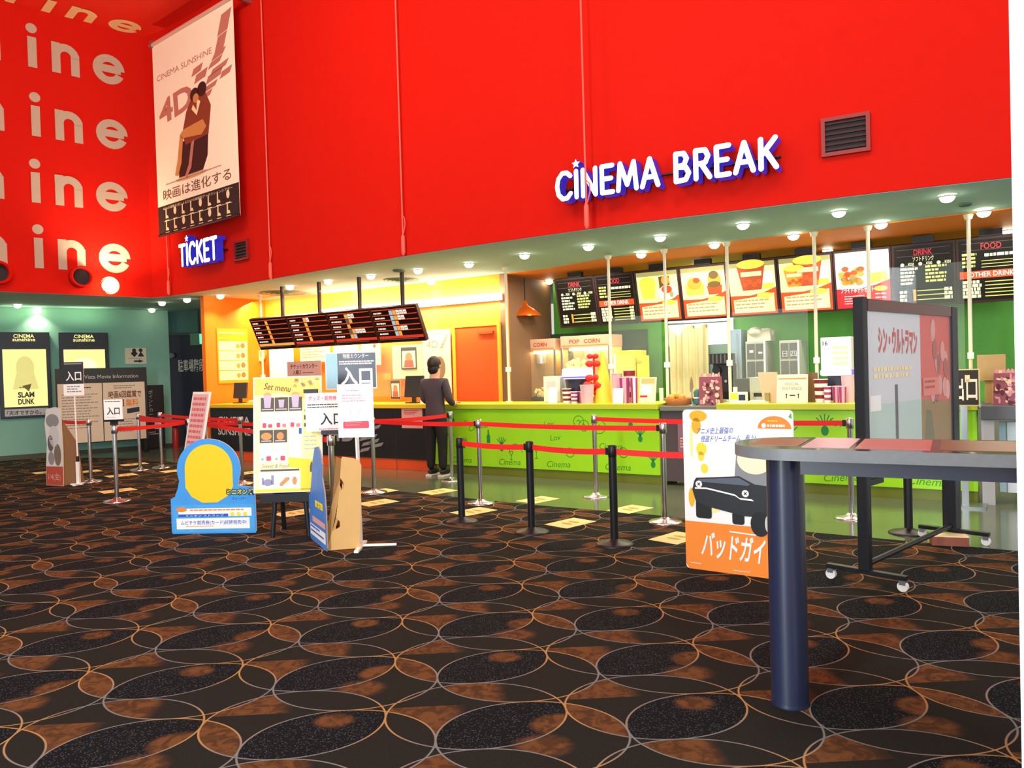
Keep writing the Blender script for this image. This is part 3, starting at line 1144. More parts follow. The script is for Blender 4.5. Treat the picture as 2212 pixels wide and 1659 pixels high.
# dark door in the recess
RA, RB = REC_A, REC_B
RANG = ang(RA, RB)
pa, pb_ = onplane(372, 960, RA, RB), onplane(470, 960, RA, RB)
zt = onplane(410, 724, RA, RB).z
W = (pb_.xy - pa.xy).length
d = thing('door_1', 'dark navy double door with white characters in the recess', 'door', (pa.x, pa.y, 0), RANG)
d['kind'] = 'structure'
MB().box(0, W, -.04, -.003, 0.0, zt, DNAVY).build('leaf', d, .004)
fr = MB()
fr.box(-.06, 0, -.07, -.003, 0, zt + .06, mat('door_frame_teal', '#27403f', .5))
fr.box(0, W, -.07, -.003, zt, zt + .06, mat('door_frame_teal', '#27403f', .5))
fr.build('frame', d)
m = MB()
ztx = onplane(420, 800, RA, RB).z
x0 = (onplane(388, 800, RA, RB).xy - pa.xy).length
x1 = (onplane(458, 800, RA, RB).xy - pa.xy).length
m.text('駐車場階段 出', (x0 + x1) / 2, ztx, .30, LGREY, -.04, 2, w=x1 - x0, bold=.01)
m.build('lettering', d)
MB().cyl((.14, -.1, 2.05), (.14, -.04, 2.05), .06, GREYP).build('closer', d)
# exit sign
pe = onplane(431, 745, RA - Vector((.1, .3)), RB - Vector((.1, .3)))
t = thing('exit_sign', 'small green lit exit sign hanging before the dark door', 'exit sign', (pe.x, pe.y, pe.z), RANG)
MB().box(-.22, .22, -.03, .03, 0, .26, mat('dull_green_case', '#4f7a64', .5)).build('case', t)
MB().rect(.03, .02, .215, .24, mat('green_glow', '#58f0b0', emit=1.6), -.03).build('lit_panel', t)
MB().box(-.015, .015, -.01, .01, .26, ZS - pe.z, BLACKM).build('hanger', t)
# fire extinguisher
pf = onplane(380, 952, RA - Vector((.2, .5)), RB - Vector((.2, .5)))
t = thing('fire_extinguisher', 'small red fire extinguisher on the floor by the dark door', 'fire extinguisher', (pf.x, pf.y, 0))
MB().lathe([(.07, 0), (.075, .04), (.075, .36), (.05, .42), (.02, .44)], mat('extinguisher_red', '#a81c14', .4)).build('cylinder', t)
MB().box(-.03, .03, -.02, .02, .43, .5, BLACKM).build('valve', t)

# ------------------------------------------------------------------ ticket booth
E0, E1 = SB + .1, s1((-1.21, 11.53))
c = thing('ticket_counter', 'black ticket counter with orange kick board and yellow top', 'counter', l1(E0, 0), L1ANG)
Wc = E1 - E0
b = MB().box(0, Wc, 0, .62, .17, .955, BLACK)
b.build('front_panel', c)
MB().box(0, Wc, .03, .6, 0, .17, mat('orange_kick', '#e8551c', .4)).build('kick_board', c)
MB().box(-.02, Wc, -.05, .68, .955, 1.02, YTOP).build('worktop', c, .006)
m = MB()
for fx in (.30, .62, .86):
    m.rect(Wc * fx, .0, Wc * fx + .008, .955, mat('panel_gap', '#3a2a24', .6), 0, 1)
m.build('panel_joints', c)
m = MB()
ox = Wc - (s1(q1(930, 950, 0)) - s1(q1(765, 950, 0)))
xl = s1(q1(775, 945, 0)) - E0
m.text('4D', xl - .35, .42, .42, GREYP, 0, 2, bold=.02)
for i, (dx, dz) in enumerate(((0, .30), (.12, .40), (.16, .33), (.2, .26), (.05, .22), (.24, .48), (.0, .12), (.28, .20))):
    m.poly([(xl + dx, dz + .12), (xl + dx + .2, dz + .16), (xl + dx + .25, dz + .22), (xl + dx + .05, dz + .18)], GREYP, 0, 2)
x5 = s1(q1(505, 915, 0)) - E0
m.text('CINEMA', x5, .66, .19, LGREY, 0, 2, w=.9, bold=.02)
m.text('SUNSHINE', x5, .46, .19, LGREY, 0, 2, w=.9, bold=.02)
m.build('lettering', c)
# notice on the counter front
xa, xb = s1(q1(868, 900, 0)) - E0, s1(q1(913, 900, 0)) - E0
pz1, pz0 = q1(890, 882, 0).z, q1(890, 925, 0).z
pt_ = l1(E0 + (xa + xb) / 2, -.002, pz0)
t = thing('counter_notice', 'pink paper notice taped on the black counter front', 'notice', pt_, L1ANG)
w = xb - xa
MB().box(-w / 2, w / 2, -.003, 0, 0, pz1 - pz0, PINKP).lines(-w * .38, w * .38, (pz1 - pz0) * .9, (pz1 - pz0) * .65, 3, REDI, -.003, 1).build('sheet', t)

# hanging ticket screens
tl, tr = q1(537, 692, 0), q1(898, 655, 0)
zt_, zb_ = 2.53, 1.985
sA, sB = s1(tl), s1(tr)
Ws = (sB - sA) / 4
til = math.radians(24)
Hs = (zt_ - zb_) / math.cos(til)
SCR = mat('ticket_screen', '#2a1216', .25, emit=.12)
SROW = mat('screen_red_row', '#e8502e', emit=.75)
SWH = mat('screen_white', '#f0e8d8', emit=.95)
SOR = mat('screen_orange', '#f0a24a', emit=.95)
SBL = mat('screen_pale_blue', '#a8c4d0', emit=.9)
SGR = mat('screen_grey', '#6a6a6a', emit=.6)
cols = [[('o',)] * 5 + [()], [('o', 'w'), ('o',), ('o',), ('o',), ('o',)], [('o', 'w', 'w'), ('g', 'o'), ('o',), ('g', 'o', 'w', 'w', 'w'), ('o', 'b')],
        [('b', 'o', 'w', 'w', 'w'), ('b', 'o', 'w', 'w'), ('b', 'o'), ('b', 'o', 'w', 'w'), ('b', 'o')]]
tl_lab = ['leftmost hanging ticket screen of the four over the counter', 'second hanging ticket screen from the left over the counter', 'third hanging ticket screen from the left over the counter', 'rightmost hanging ticket screen over the counter']
ppx = (605, 685, 772, 865)
for k in range(4):
    base = l1(sA + Ws * (k + .5), .0, zt_)
    t = thing('ticket_screen', tl_lab[k], 'screen', base, L1ANG, group='hanging ticket screens over the counter')
    R = Matrix.Rotation(til, 4, 'X')
    fr = MB()
    fr.T = R
    fr.box(-Ws / 2 + .005, Ws / 2 - .005, 0, .07, -Hs, 0, mat('screen_frame', '#3a1a14', .4))
    fr.build('case', t, .004)
    s = MB()
    s.T = R
    e = .03
    s.rect(-Ws / 2 + e, -Hs + .02, Ws / 2 - e, -.02, SCR, 0, 1)
    n = 5
    rh = (Hs - .16) / n
    for i in range(n):
        z = -.05 - i * rh
        s.rect(-Ws / 2 + e, z, Ws / 2 - e, z + .014, SROW, 0, 2)
        tw = random.uniform(.14, .26)
        s.lines(-Ws / 2 + .06, -Ws / 2 + .06 + tw, z - rh * .35, z - rh * .75, 1, SWH, 0, 2, .7, .1)
        xx = -Ws / 2 + Ws * .40
        for ch in (cols[k] + [(), ()])[i]:
            s.rect(xx, z - rh * .95, xx + .065, z - .01, {'o': SOR, 'w': SWH, 'b': SBL, 'g': SGR}[ch], 0, 2)
            if ch == 'w':
                s.rect(xx + .01, z - rh * .6, xx + .055, z - rh * .5, SCR, 0, 3)
            xx += .072
    s.rect(-Ws / 2 + e, -Hs + .07, Ws / 2 - e, -Hs + .115, mat('screen_red_bar', '#e0301c', emit=.8) if k else SOR, 0, 2)
    s.lines(-Ws / 2 + e, Ws / 2 - .12, -Hs + .06, -Hs + .035, 1, SGR, 0, 2)
    s.build('display', t)
    px_ = s1(onplane(ppx[k], 640, L1A, L1B)) - (sA + Ws * (k + .5))
    MB().cyl((px_, .05, -.03), (px_, .05, ZS - zt_), .035, mat('brown_black_pole', '#2e1a14', .4), n=12).build('hanging_pole', t)

# price panel on the booth side wall
SA_, SBk = l1(SB, .02), l1(SB, 1.45)
SN = (SBk - SA_).xy.normalized()


def qs(px, py, off=.002):
    o = Vector((L1D.x, L1D.y)) * off
    return onplane(px, py, SA_.xy + o, SBk.xy + o)


a, b2 = qs(470, 800), qs(536, 800)
zt2, zb2 = qs(500, 710).z, qs(500, 828).z
W, H = (b2.xy - a.xy).length, zt2 - zb2
mid = (a + b2) / 2
t = thing('price_list', 'cream ticket price panel with five rows on the booth side wall', 'sign', (mid.x, mid.y, zb2), ang(SA_, SBk))
MB().box(-W / 2, W / 2, -.02, 0, 0, H, mat('amber_panel', '#ff9a20', .5)).build('panel', t)
m = MB()
for i in range(4):
    z = H * (.06 + .18 * i)
    m.rect(-W * .46, z, W * .46, z + H * .165, mat('pale_yellow_panel', '#fff2b0', .5), -.02, 1)
    m.disc(W * .16, z + H * .08, H * .045, ORAP, -.02, 2)
    m.disc(W * .32, z + H * .09, H * .05, mat('orange_red_print', '#f06a2a', .6), -.02, 2)
m.rect(-W * .46, H * .81, W * .46, H * .84, YELL, -.02, 1)
m.lines(-W * .46, W * .46, H * .93, H * .88, 1, CREAM, -.02, 2)
m.build('rows', t)
# clock
pc = q1(568, 768, 1.30)
t = thing('wall_clock', 'round pale wall clock under the left ticket screen', 'clock', pc, L1ANG)
MB().cyl((0, 0, 0), (0, -.05, 0), .13, mat('clock_rim', '#b07a30', .4), n=28).build('case', t)
MB().disc(0, 0, .115, CREAM, -.05).build('dial', t)
MB().rect(-.006, 0, .006, .08, INK, -.05, 2).rect(0, -.006, .06, .006, INK, -.05, 2).build('hands', t)

# glowing strip along the top of the back wall
def bw(px, py, off=1.24):
    return q1(px, py, off)


za, zb3 = 2.64, 2.70
sa, sb = s1(bw(690, 660)), SE - .03
t = thing('cove_lamp', 'long glowing lamp strip along the top of the yellow booth wall', 'lamp', l1(sa, 1.24, 0), L1ANG)
t.location.z = za
Lc = sb - sa
MB().box(0, Lc, -.05, .02, -.02, .09, mat('strip_glow', '#fff6d8', emit=16)).build('tube', t)
MB().box(0, Lc, .02, .06, -.02, .07, ORANGE).build('channel', t)
area_light('cove_wash', l1(sa + Lc / 2, .98, 2.72), l1(sa + Lc / 2, 1.3, 2.55), Lc * .95, .08, 150, (1, .88, .5))
o_ = bpy.data.objects['cove_wash']
area_light('booth_wash', l1(sa - .3, .6, 2.95), l1(sa - .1, 1.3, 1.2), 3.4, .25, 150, (1, .84, .46))


# papers and posters on the booth back wall
def wallpaper(name, label, cat, px0, px1, pyt, pyb, m, fn=None, off=None):
    off = off if off is not None else 1.27
    a, b = q1(px0, pyb, off), q1(px1, pyb, off)
    mx = (px0 + px1) / 2
    z1, z0 = q1(mx, pyt, off).z, q1(mx, pyb, off).z
    W, H = (b.xy - a.xy).length, z1 - z0
    p = (a + b) / 2
    t = thing(name, label, cat, (p.x, p.y, z0), L1ANG)
    s = MB().box(-W / 2, W / 2, -.012, 0, 0, H, m)
    s.build('sheet', t)
    if fn:
        q = MB()
        fn(q, W, H)
        q.build('print', t)
    return t


def ph_person(q, W, H):
    q.rect(-W * .5, 0, W * .5, H, INK, -.012, 1)
    q.rect(-W * .42, H * .08, W * .42, H * .84, LGREY, -.012, 2)
    q.poly(ellipse(0, H * .55, W * .22, H * .2), mat('amber_print', '#c8713a', .7), -.012, 3)
    q.poly([(-W * .32, H * .1), (W * .32, H * .1), (W * .25, H * .42), (-W * .25, H * .42)], mat('red_brown_print', '#a83c1c', .7), -.012, 3)


def small_print(n=6, c=None):
    def f(q, W, H):
        q.lines(-W * .42, W * .42, H * .9, H * .2, n, c or GREYP, -.012, 1, .35)
    return f


def splinter(q, W, H):
    q.text('4D', -W * .15, H * .72, H * .16, GREYP, -.012, 2, w=W * .42)
    for i in range(5):
        q.poly([(W * (.12 + .05 * i), H * (.70 + .045 * i)), (W * (.24 + .05 * i), H * (.72 + .045 * i)), (W * (.26 + .05 * i), H * (.75 + .045 * i)), (W * (.14 + .05 * i), H * (.73 + .045 * i))], GREYP, -.012, 2)
    q.lines(-W * .4, W * .4, H * .95, H * .92, 1, GREYP, -.012, 1)
    q.poly(ellipse(W * .1, H * .4, W * .2, H * .18), mat('umber_print', '#8a6a50', .7), -.012, 2)


wallpaper('wall_sheet', 'blank white sheet on the booth wall right of the clock', 'poster', 584, 636, 752, 815, PAPER)
wallpaper('wall_sheet', 'cream sheet on the booth wall left of the large black sign', 'poster', 650, 714, 750, 782, CREAM, small_print(4, ROSEI))
wallpaper('wall_sheet', 'cream strip of small prints under the third ticket screen', 'poster', 722, 824, 742, 790, CREAM, lambda q, W, H: [q.rect(-W * .3, H * .7, -W * .24, H * .9, LGREY, -.012, 2), q.rect(W * .05, H * .7, W * .1, H * .95, ORAP, -.012, 2), q.disc(W * .38, H * .85, H * .08, REDI, -.012, 2), q.lines(-W * .45, W * .45, H * .6, H * .2, 3, ROSEI, -.012, 1, .3)])
wallpaper('wall_sheet', 'large cream sheet behind the framed portrait on the booth wall', 'poster', 850, 915, 745, 818, CREAM, small_print(9, mat('faint_print', '#e0cfa0', .7)))
wallpaper('portrait_poster', 'small dark framed portrait poster on the cream booth wall', 'poster', 868, 902, 750, 798, PAPER, ph_person, 1.25)
wallpaper('logo_poster', 'tall grey sketch poster at the right of the booth wall', 'poster', 917, 977, 712, 850, mat('grey_cream_sheet', '#e9e0c4', .7), splinter)
wallpaper('wall_sheet', 'orange note on the yellow wall right of the black sign', 'poster', 829, 846, 806, 820, ORAP)
wallpaper('movie_flyer', 'small red brown movie flyer left of the counter monitor', 'poster', 846, 866, 822, 861, mat('flyer_edge', '#f0c060', .7), ph_person, .9)

# orange door in the right of the booth wall
pa_, pb2 = q1(985, 900, 1.30), q1(1090, 900, 1.30)
zd = q1(1035, 705, 1.30).z
d = thing('door_2', 'orange door in the booth back wall behind the counter', 'door', (pa_.x, pa_.y, 0), L1ANG)
d['kind'] = 'structure'
W = (pb2.xy - pa_.xy).length - .02
MB().box(.06, W - .05, -.03, .0, 0, zd, mat('orange_red_door', '#f0500e', .5)).build('leaf', d)
fr = MB()
DF = mat('amber_door_frame', '#ffb030', .5)
fr.box(0, .06, -.045, 0, 0, zd + .05, DF).box(W - .05, W, -.045, 0, 0, zd + .05, DF).box(.06, W - .05, -.045, 0, zd, zd + .05, DF)
fr.build('frame', d)
MB().box(W - .42, W - .12, -.07, -.03, zd - .13, zd - .09, mat('brown_closer', '#a8481a', .5)).build('door_closer', d)


# things on the ticket counter
def monitor(label, px, off, w, h, tiltz=0.0):
    p = c1(px, 1.02, off)
    t = thing('counter_monitor', label, 'monitor', (p.x, p.y, 1.02), L1ANG + tiltz)
    s = MB()
    s.T = Matrix.Translation((0, 0, .09)) @ Matrix.Rotation(-.14, 4, 'X')
    s.box(-w / 2, w / 2, -.02, .02, 0, h, CHAR)
    s.build('screen_case', t, .006)
    MB().box(-.03, .03, -.01, .03, .01, .16, CHAR).build('stand', t)
    MB().box(-.11, .11, -.08, .1, 0, .015, CHAR).build('base', t)
    return t


monitor('black monitor at the left end of the ticket counter', 519, .40, .30, .30, .2)
monitor('black monitor at the right end of the ticket counter', 894, .30, .36, .34)


def stand_card(name, label, cat, p, w, h, m, rz, fn=None, lean=-.2):
    t = thing(name, label, cat, p, rz)
    R = Matrix.Rotation(lean, 4, 'X')
    s = MB()
    s.T = R
    s.box(-w / 2, w / 2, -.004, 0, 0.002, h, m)
    s.build('card', t)
    if fn:
        q = MB()
        q.T = R
        fn(q, w, h)
        q.build('print', t)
    st = MB()
    st.add([(-w * .2, h * .5 * math.sin(-lean), h * .5), (w * .2, h * .5 * math.sin(-lean), h * .5), (w * .2, h * .45, 0.002), (-w * .2, h * .45, 0.002)], [(0, 1, 2, 3), (3, 2, 1, 0)], m)
    st.build('strut', t)
    return t


p = c1(918, 1.02, .12)
stand_card('leaflet_stand', 'white leaflet stand beside the right ticket monitor', 'leaflet', (p.x, p.y, 1.02), .2, .26, PAPER, L1ANG - .1, lambda q, w, h: [q.lines(-w * .4, w * .4, h * .92, h * .8, 1, REDI, -.004, 1), q.lines(-w * .4, w * .4, h * .7, h * .15, 4, GREYP, -.004, 1, .3)])
# small ticket counter sign on a post
p = c1(660, 1.02, .06)
t = thing('counter_sign', 'pink ticket counter sign standing on the yellow counter', 'sign', (p.x, p.y, 1.02), L1ANG)
zz1, zz0 = q1(660, 780, .06).z - 1.02, q1(660, 812, .06).z - 1.02
W = (q1(695, 800, .06) - q1(622, 800, .06)).length
MB().box(-W / 2, W / 2, -.01, 0, zz0, zz1, mat('pink_plate', '#d8a49a', .5)).build('plate', t)
m = MB().text('チケットカウンター', 0, zz0 + (zz1 - zz0) * .52, .09, INK, -.01, 2, w=W * .8, bold=.01)
m.text('入場口  ————', -.02, zz0 + (zz1 - zz0) * .14, .08, INK, -.01, 2, w=W * .6, bold=.01)
m.build('lettering', t)
MB().box(-W * .3, -W * .27, .0, .012, 0, zz1 * .9, STEEL).box(W * .27, W * .3, .0, .012, 0, zz1 * .9, STEEL).box(-W * .35, W * .35, -.05, .07, 0, .01, STEEL).build('stand', t)
p = c1(545, 1.02, .3)
t = thing('paper_stack', 'low yellow lit paper tray beside the left ticket monitor', 'papers', (p.x, p.y, 1.02), L1ANG)
MB().box(-.02, .35, -.1, .12, 0, .04, mat('amber_tray', '#ffd64a', .5)).build('tray', t)
MB().box(0, .33, -.08, .1, .04, .06, PAPER).build('sheets', t)
# ------------------------------------------------------------------ snack counter
S0, S1_ = s1((-1.21, 11.53)) + .02, s1((3.9, 8.3))
CT = 1.02


def doodles(mb, W, z0, z1, seed):
    random.seed(seed)

    def line(pts, r, m):
        for a, b in zip(pts, pts[1:]):
            dx, dz = b[0] - a[0], b[1] - a[1]
            l = math.hypot(dx, dz) or 1
            px, pz = -dz / l * r, dx / l * r
            mb.poly([(a[0] - px, a[1] - pz), (b[0] - px, b[1] - pz), (b[0] + px, b[1] + pz), (a[0] + px, a[1] + pz)], m, 0, 1)

    n = int(W / .15)
    for i in range(n):
        x = W * (i + .5) / n + random.uniform(-.05, .05)
        z = random.uniform(z0 + .08, z1 - .14)
        k = random.choice('cpgbtlp')
        s = random.uniform(.06, .11)
        if k == 'c':
            line([(x + s * math.cos(t / 10 * 6.28), z + s * math.sin(t / 10 * 6.28)) for t in range(11)], .0052, DOODLE)
            line([(x - s * .4, z), (x, z + s * .3), (x + s * .5, z - s * .2)], .0052, DOODLE)
        elif k == 'p':
            for a in (-.8, -.4, 0, .4, .8):
                line([(x, z), (x + s * 1.2 * math.sin(a), z + s * 1.3 * math.cos(a))], .006, DOODLE2)
            mb.poly(ellipse(x, z - s * .5, s * .4, s * .55, 12), DOODLE2, 0, 1)
        elif k == 'g':
            line([(x - s * .5, z + s), (x, z), (x + s * .5, z + s), (x - s * .5, z + s)], .0052, DOODLE)
            line([(x, z), (x, z - s * .8), (x - s * .3, z - s * .8), (x + s * .3, z - s * .8)], .0052, DOODLE)
        elif k == 'b':
            mb.poly([(x - .03, z - s), (x + .03, z - s), (x + .03, z), (x + .012, z + s * .4), (x + .012, z + s), (x - .012, z + s), (x - .012, z + s * .4), (x - .03, z)], DOODLE2, 0, 1)
        elif k == 't':
            mb.text(random.choice(['Cinema', 'Lov', 'Cinema', 'movie']), x, z, .11, DOODLE, 0, 1, rot=random.uniform(-.3, .3), shear=.2)
        else:
            line([(x + s * 1.3 * math.cos(t / 8 * 3.14), z + s * 1.5 * math.sin(t / 8 * 3.14)) for t in range(9)], .0052, DOODLE)
    for i in range(int(W / .8)):
        mb.text('Cinema', .5 + i * .8 + random.uniform(-.1, .1), z0 + .03, .12, DOODLE, 0, 1, rot=random.uniform(-.1, .1), shear=.25)
    random.seed(11)


def green_counter(label, sa, sb, seed):
    c = thing('snack_counter', label, 'counter', l1(sa, 0), L1ANG, group='lime green snack counters')
    W = sb - sa
    MB().box(0, W, 0, .62, .12, .95, LIME).build('front_panel', c)
    MB().box(0, W, .035, .6, 0, .12, OLIVE).build('kick_board', c)
    MB().box(-.01, W + .01, -.06, .70, .95, CT, LTOP).build('worktop', c, .006)
    d = MB()
    doodles(d, W, .13, .93, seed)
    d.build('doodle_print', c)
    return c


sg0, sg1 = s1(c1(1423, .9, 0)), s1(c1(1552, .9, 0))
green_counter('lime green doodled snack counter on the left with popcorn and cups', S0, sg0, 3)
green_counter('lime green doodled snack counter behind the glass notice case', sg1, s1(c1(2110, .9, 0)), 5)
# dark gap with grey flap between the two, and the grey end table at the right
c = thing('counter_flap', 'dark grey counter section with drawers between the green counters', 'counter', l1(sg0 + .02, .03), L1ANG)
W = sg1 - sg0 - .04
MB().box(0, W, 0, .6, .05, .93, mat('dark_grey_cabinet', '#4e4448', .5)).build('body', c)
MB().box(0, W, -.05, .64, .93, .99, mat('grey_flap', '#6e7468', .4)).build('worktop', c, .005)
m = MB()
m.box(W * .3, W * .95, -.012, 0, .42, .82, mat('mauve_panel', '#8a6a78', .5))
m.build('poster_panel', c)
m = MB()
m.lines(W * .34, W * .92, .60, .46, 4, PINKP, -.012, 1, .5, .1)
m.build('print', c)

sr0 = s1(c1(2112, .9, 0))
c = thing('grey_side_table', 'dark grey end table with white post right of the exit board', 'table', l1(sr0 + .03, -.05), L1ANG)
MB().box(0, 2.2, -.05, .65, .86, 1.0, mat('slate_worktop', '#565a62', .4)).build('top', c, .006)
MB().box(0, .11, 0, .11, 0, .86, mat('grey_white_post', '#b8bcc0', .5)).build('leg', c)
MB().box(2.08, 2.19, 0, .11, 0, .86, mat('grey_white_post', '#b8bcc0', .5)).build('leg', c)
MB().box(.15, 2.0, .25, .28, .1, .82, mat('pale_blue_panel', '#bcd8e2', .4)).build('back_panel', c)
m = MB()
for i in range(7):
    m.box(.22 + i * .24, .36 + i * .24, .225, .25, .1, .82, mat('blue_white_strip', '#e4eef2', .4))
m.build('strips', c)

# poles holding the clear screens
POLE = mat('white_pole', '#f2e6cc', .4)
labs = {1098: 'white ceiling pole at the left end of the snack kitchen', 1320: 'white ceiling pole right of the tall yellow cone', 1441: 'white ceiling pole left of the pale curtain', 1576: 'white ceiling pole right of the coffee machine',
        1764: 'thin white ceiling pole left of the white lit menu', 1880: 'white ceiling pole just left of the glass notice case', 2097: 'thick white ceiling pole above the exit board'}
fp = None
pole_s = {}
for px in labs:
    z0 = CT if px not in (2097,) else 1.0
    p = c1(px, z0 + .5, .56)
    pole_s[px] = s1(p)
    if fp is None:
        fp = thing('screen_pole', labs[px], 'pole', (p.x, p.y, CT), L1ANG, group='white poles from the kitchen ceiling to the counter')
        h = ZS - .03 - CT
        MB().cyl((0, 0, .01), (0, 0, h), .02, POLE, n=12).build('tube', fp)
        MB().cyl((0, 0, 0), (0, 0, .012), .05, POLE).build('foot_plate', fp)
        MB().cyl((0, 0, h - .05), (0, 0, h), .035, POLE, r1=.05).build('ceiling_cup', fp)
        MB().box(-.03, .03, -.03, .03, .45, .52, WHITE).build('clamp', fp)
    else:
        dup(fp, (p.x, p.y, CT), None, labs[px])
fp['label'] = labs[1098]
p = qs(571, 830, .5)
pz = c1(569, 1.3, .5)
dup(fp, (pz.x, pz.y, CT), None, 'white ceiling pole before the price panel on the ticket counter', 'white poles from the kitchen ceiling to the counter')

ACR = glass('clear_acrylic', '#dfeee6', .07)


def screen(label, sa, sb, z0, z1, off=.52):
    t = thing('acrylic_screen', label, 'screen', l1(sa, off, CT), L1ANG, group='clear acrylic screens over the counter')
    W = sb - sa
    MB().box(0, W, -.003, .003, z0, z1, ACR).build('pane', t)
    MB().box(0, .05, -.01, .01, 0, z0 + .06, WHITE).build('clip', t)
    MB().box(W - .05, W, -.01, .01, 0, z0 + .06, WHITE).build('clip', t)


screen('clear screen between the yellow cone pole and the curtain pole', pole_s[1320] + .05, pole_s[1441] - .05, .12, 1.15)
screen('clear screen before the tall white cabinets', pole_s[1576] + .05, pole_s[1764] - .08, .12, 1.12)
screen('clear screen right of the glass notice case', pole_s[2097] - 1.1, pole_s[2097] - .05, .25, 1.5)
screen('clear screen over the right part of the ticket counter', E0 + 3.2, E0 + 5.0, .1, 2.0 - .05)

# ------------------------------------------------------------------ menu boards
MBK = mat('menu_board_black', '#1a1412', .3, emit=.25)
MY = mat('menu_pale_lettering', '#f2eec0', emit=1.05)
MYG = mat('menu_yellow_lettering', '#dfe07a', emit=.95)
MR = mat('menu_red_lettering', '#e8283a', emit=.8)
MORG = mat('menu_orange_bar', '#f0501c', emit=.95)
M1 = mat('lit_pale_yellow', '#fff0a8', emit=1.05)
M2 = mat('lit_yellow', '#ffdc4a', emit=1.0)
M3 = mat('lit_white', '#fffdf0', emit=1.05)
M4 = mat('lit_red_brown', '#c8501e', emit=.8)
M5 = mat('lit_amber', '#f0a030', emit=.95)
M6 = mat('lit_olive', '#b0a860', emit=.85)
M7 = mat('lit_red', '#d8202c', emit=.85)
M8 = mat('lit_brown', '#7a5a20', emit=.6)
bd = [(1205, 1291, 'D', 'left drink menu board, black with pale lettering'), (1291, 1375, 'F', 'left food menu board, black with orange bar'), (1377, 1472, 1, 'lit picture menu board with drink and sandwich, left of five'), (1472, 1574, 2, 'lit picture menu board with burger and fries, second of five'),
      (1574, 1682, 3, 'lit picture menu board with tall red cup, third of five'), (1682, 1802, 4, 'lit picture menu board with two cups, fourth of five'), (1802, 1928, 5, 'lit picture menu board with fried potatoes on red, rightmost of five'), (1928, 2066, 'D', 'right drink menu board, black, above the glass notice case'), (2066, 2220, 'F', 'right food menu board, black, next to the white pillar')]
tilt_b = math.radians(14)
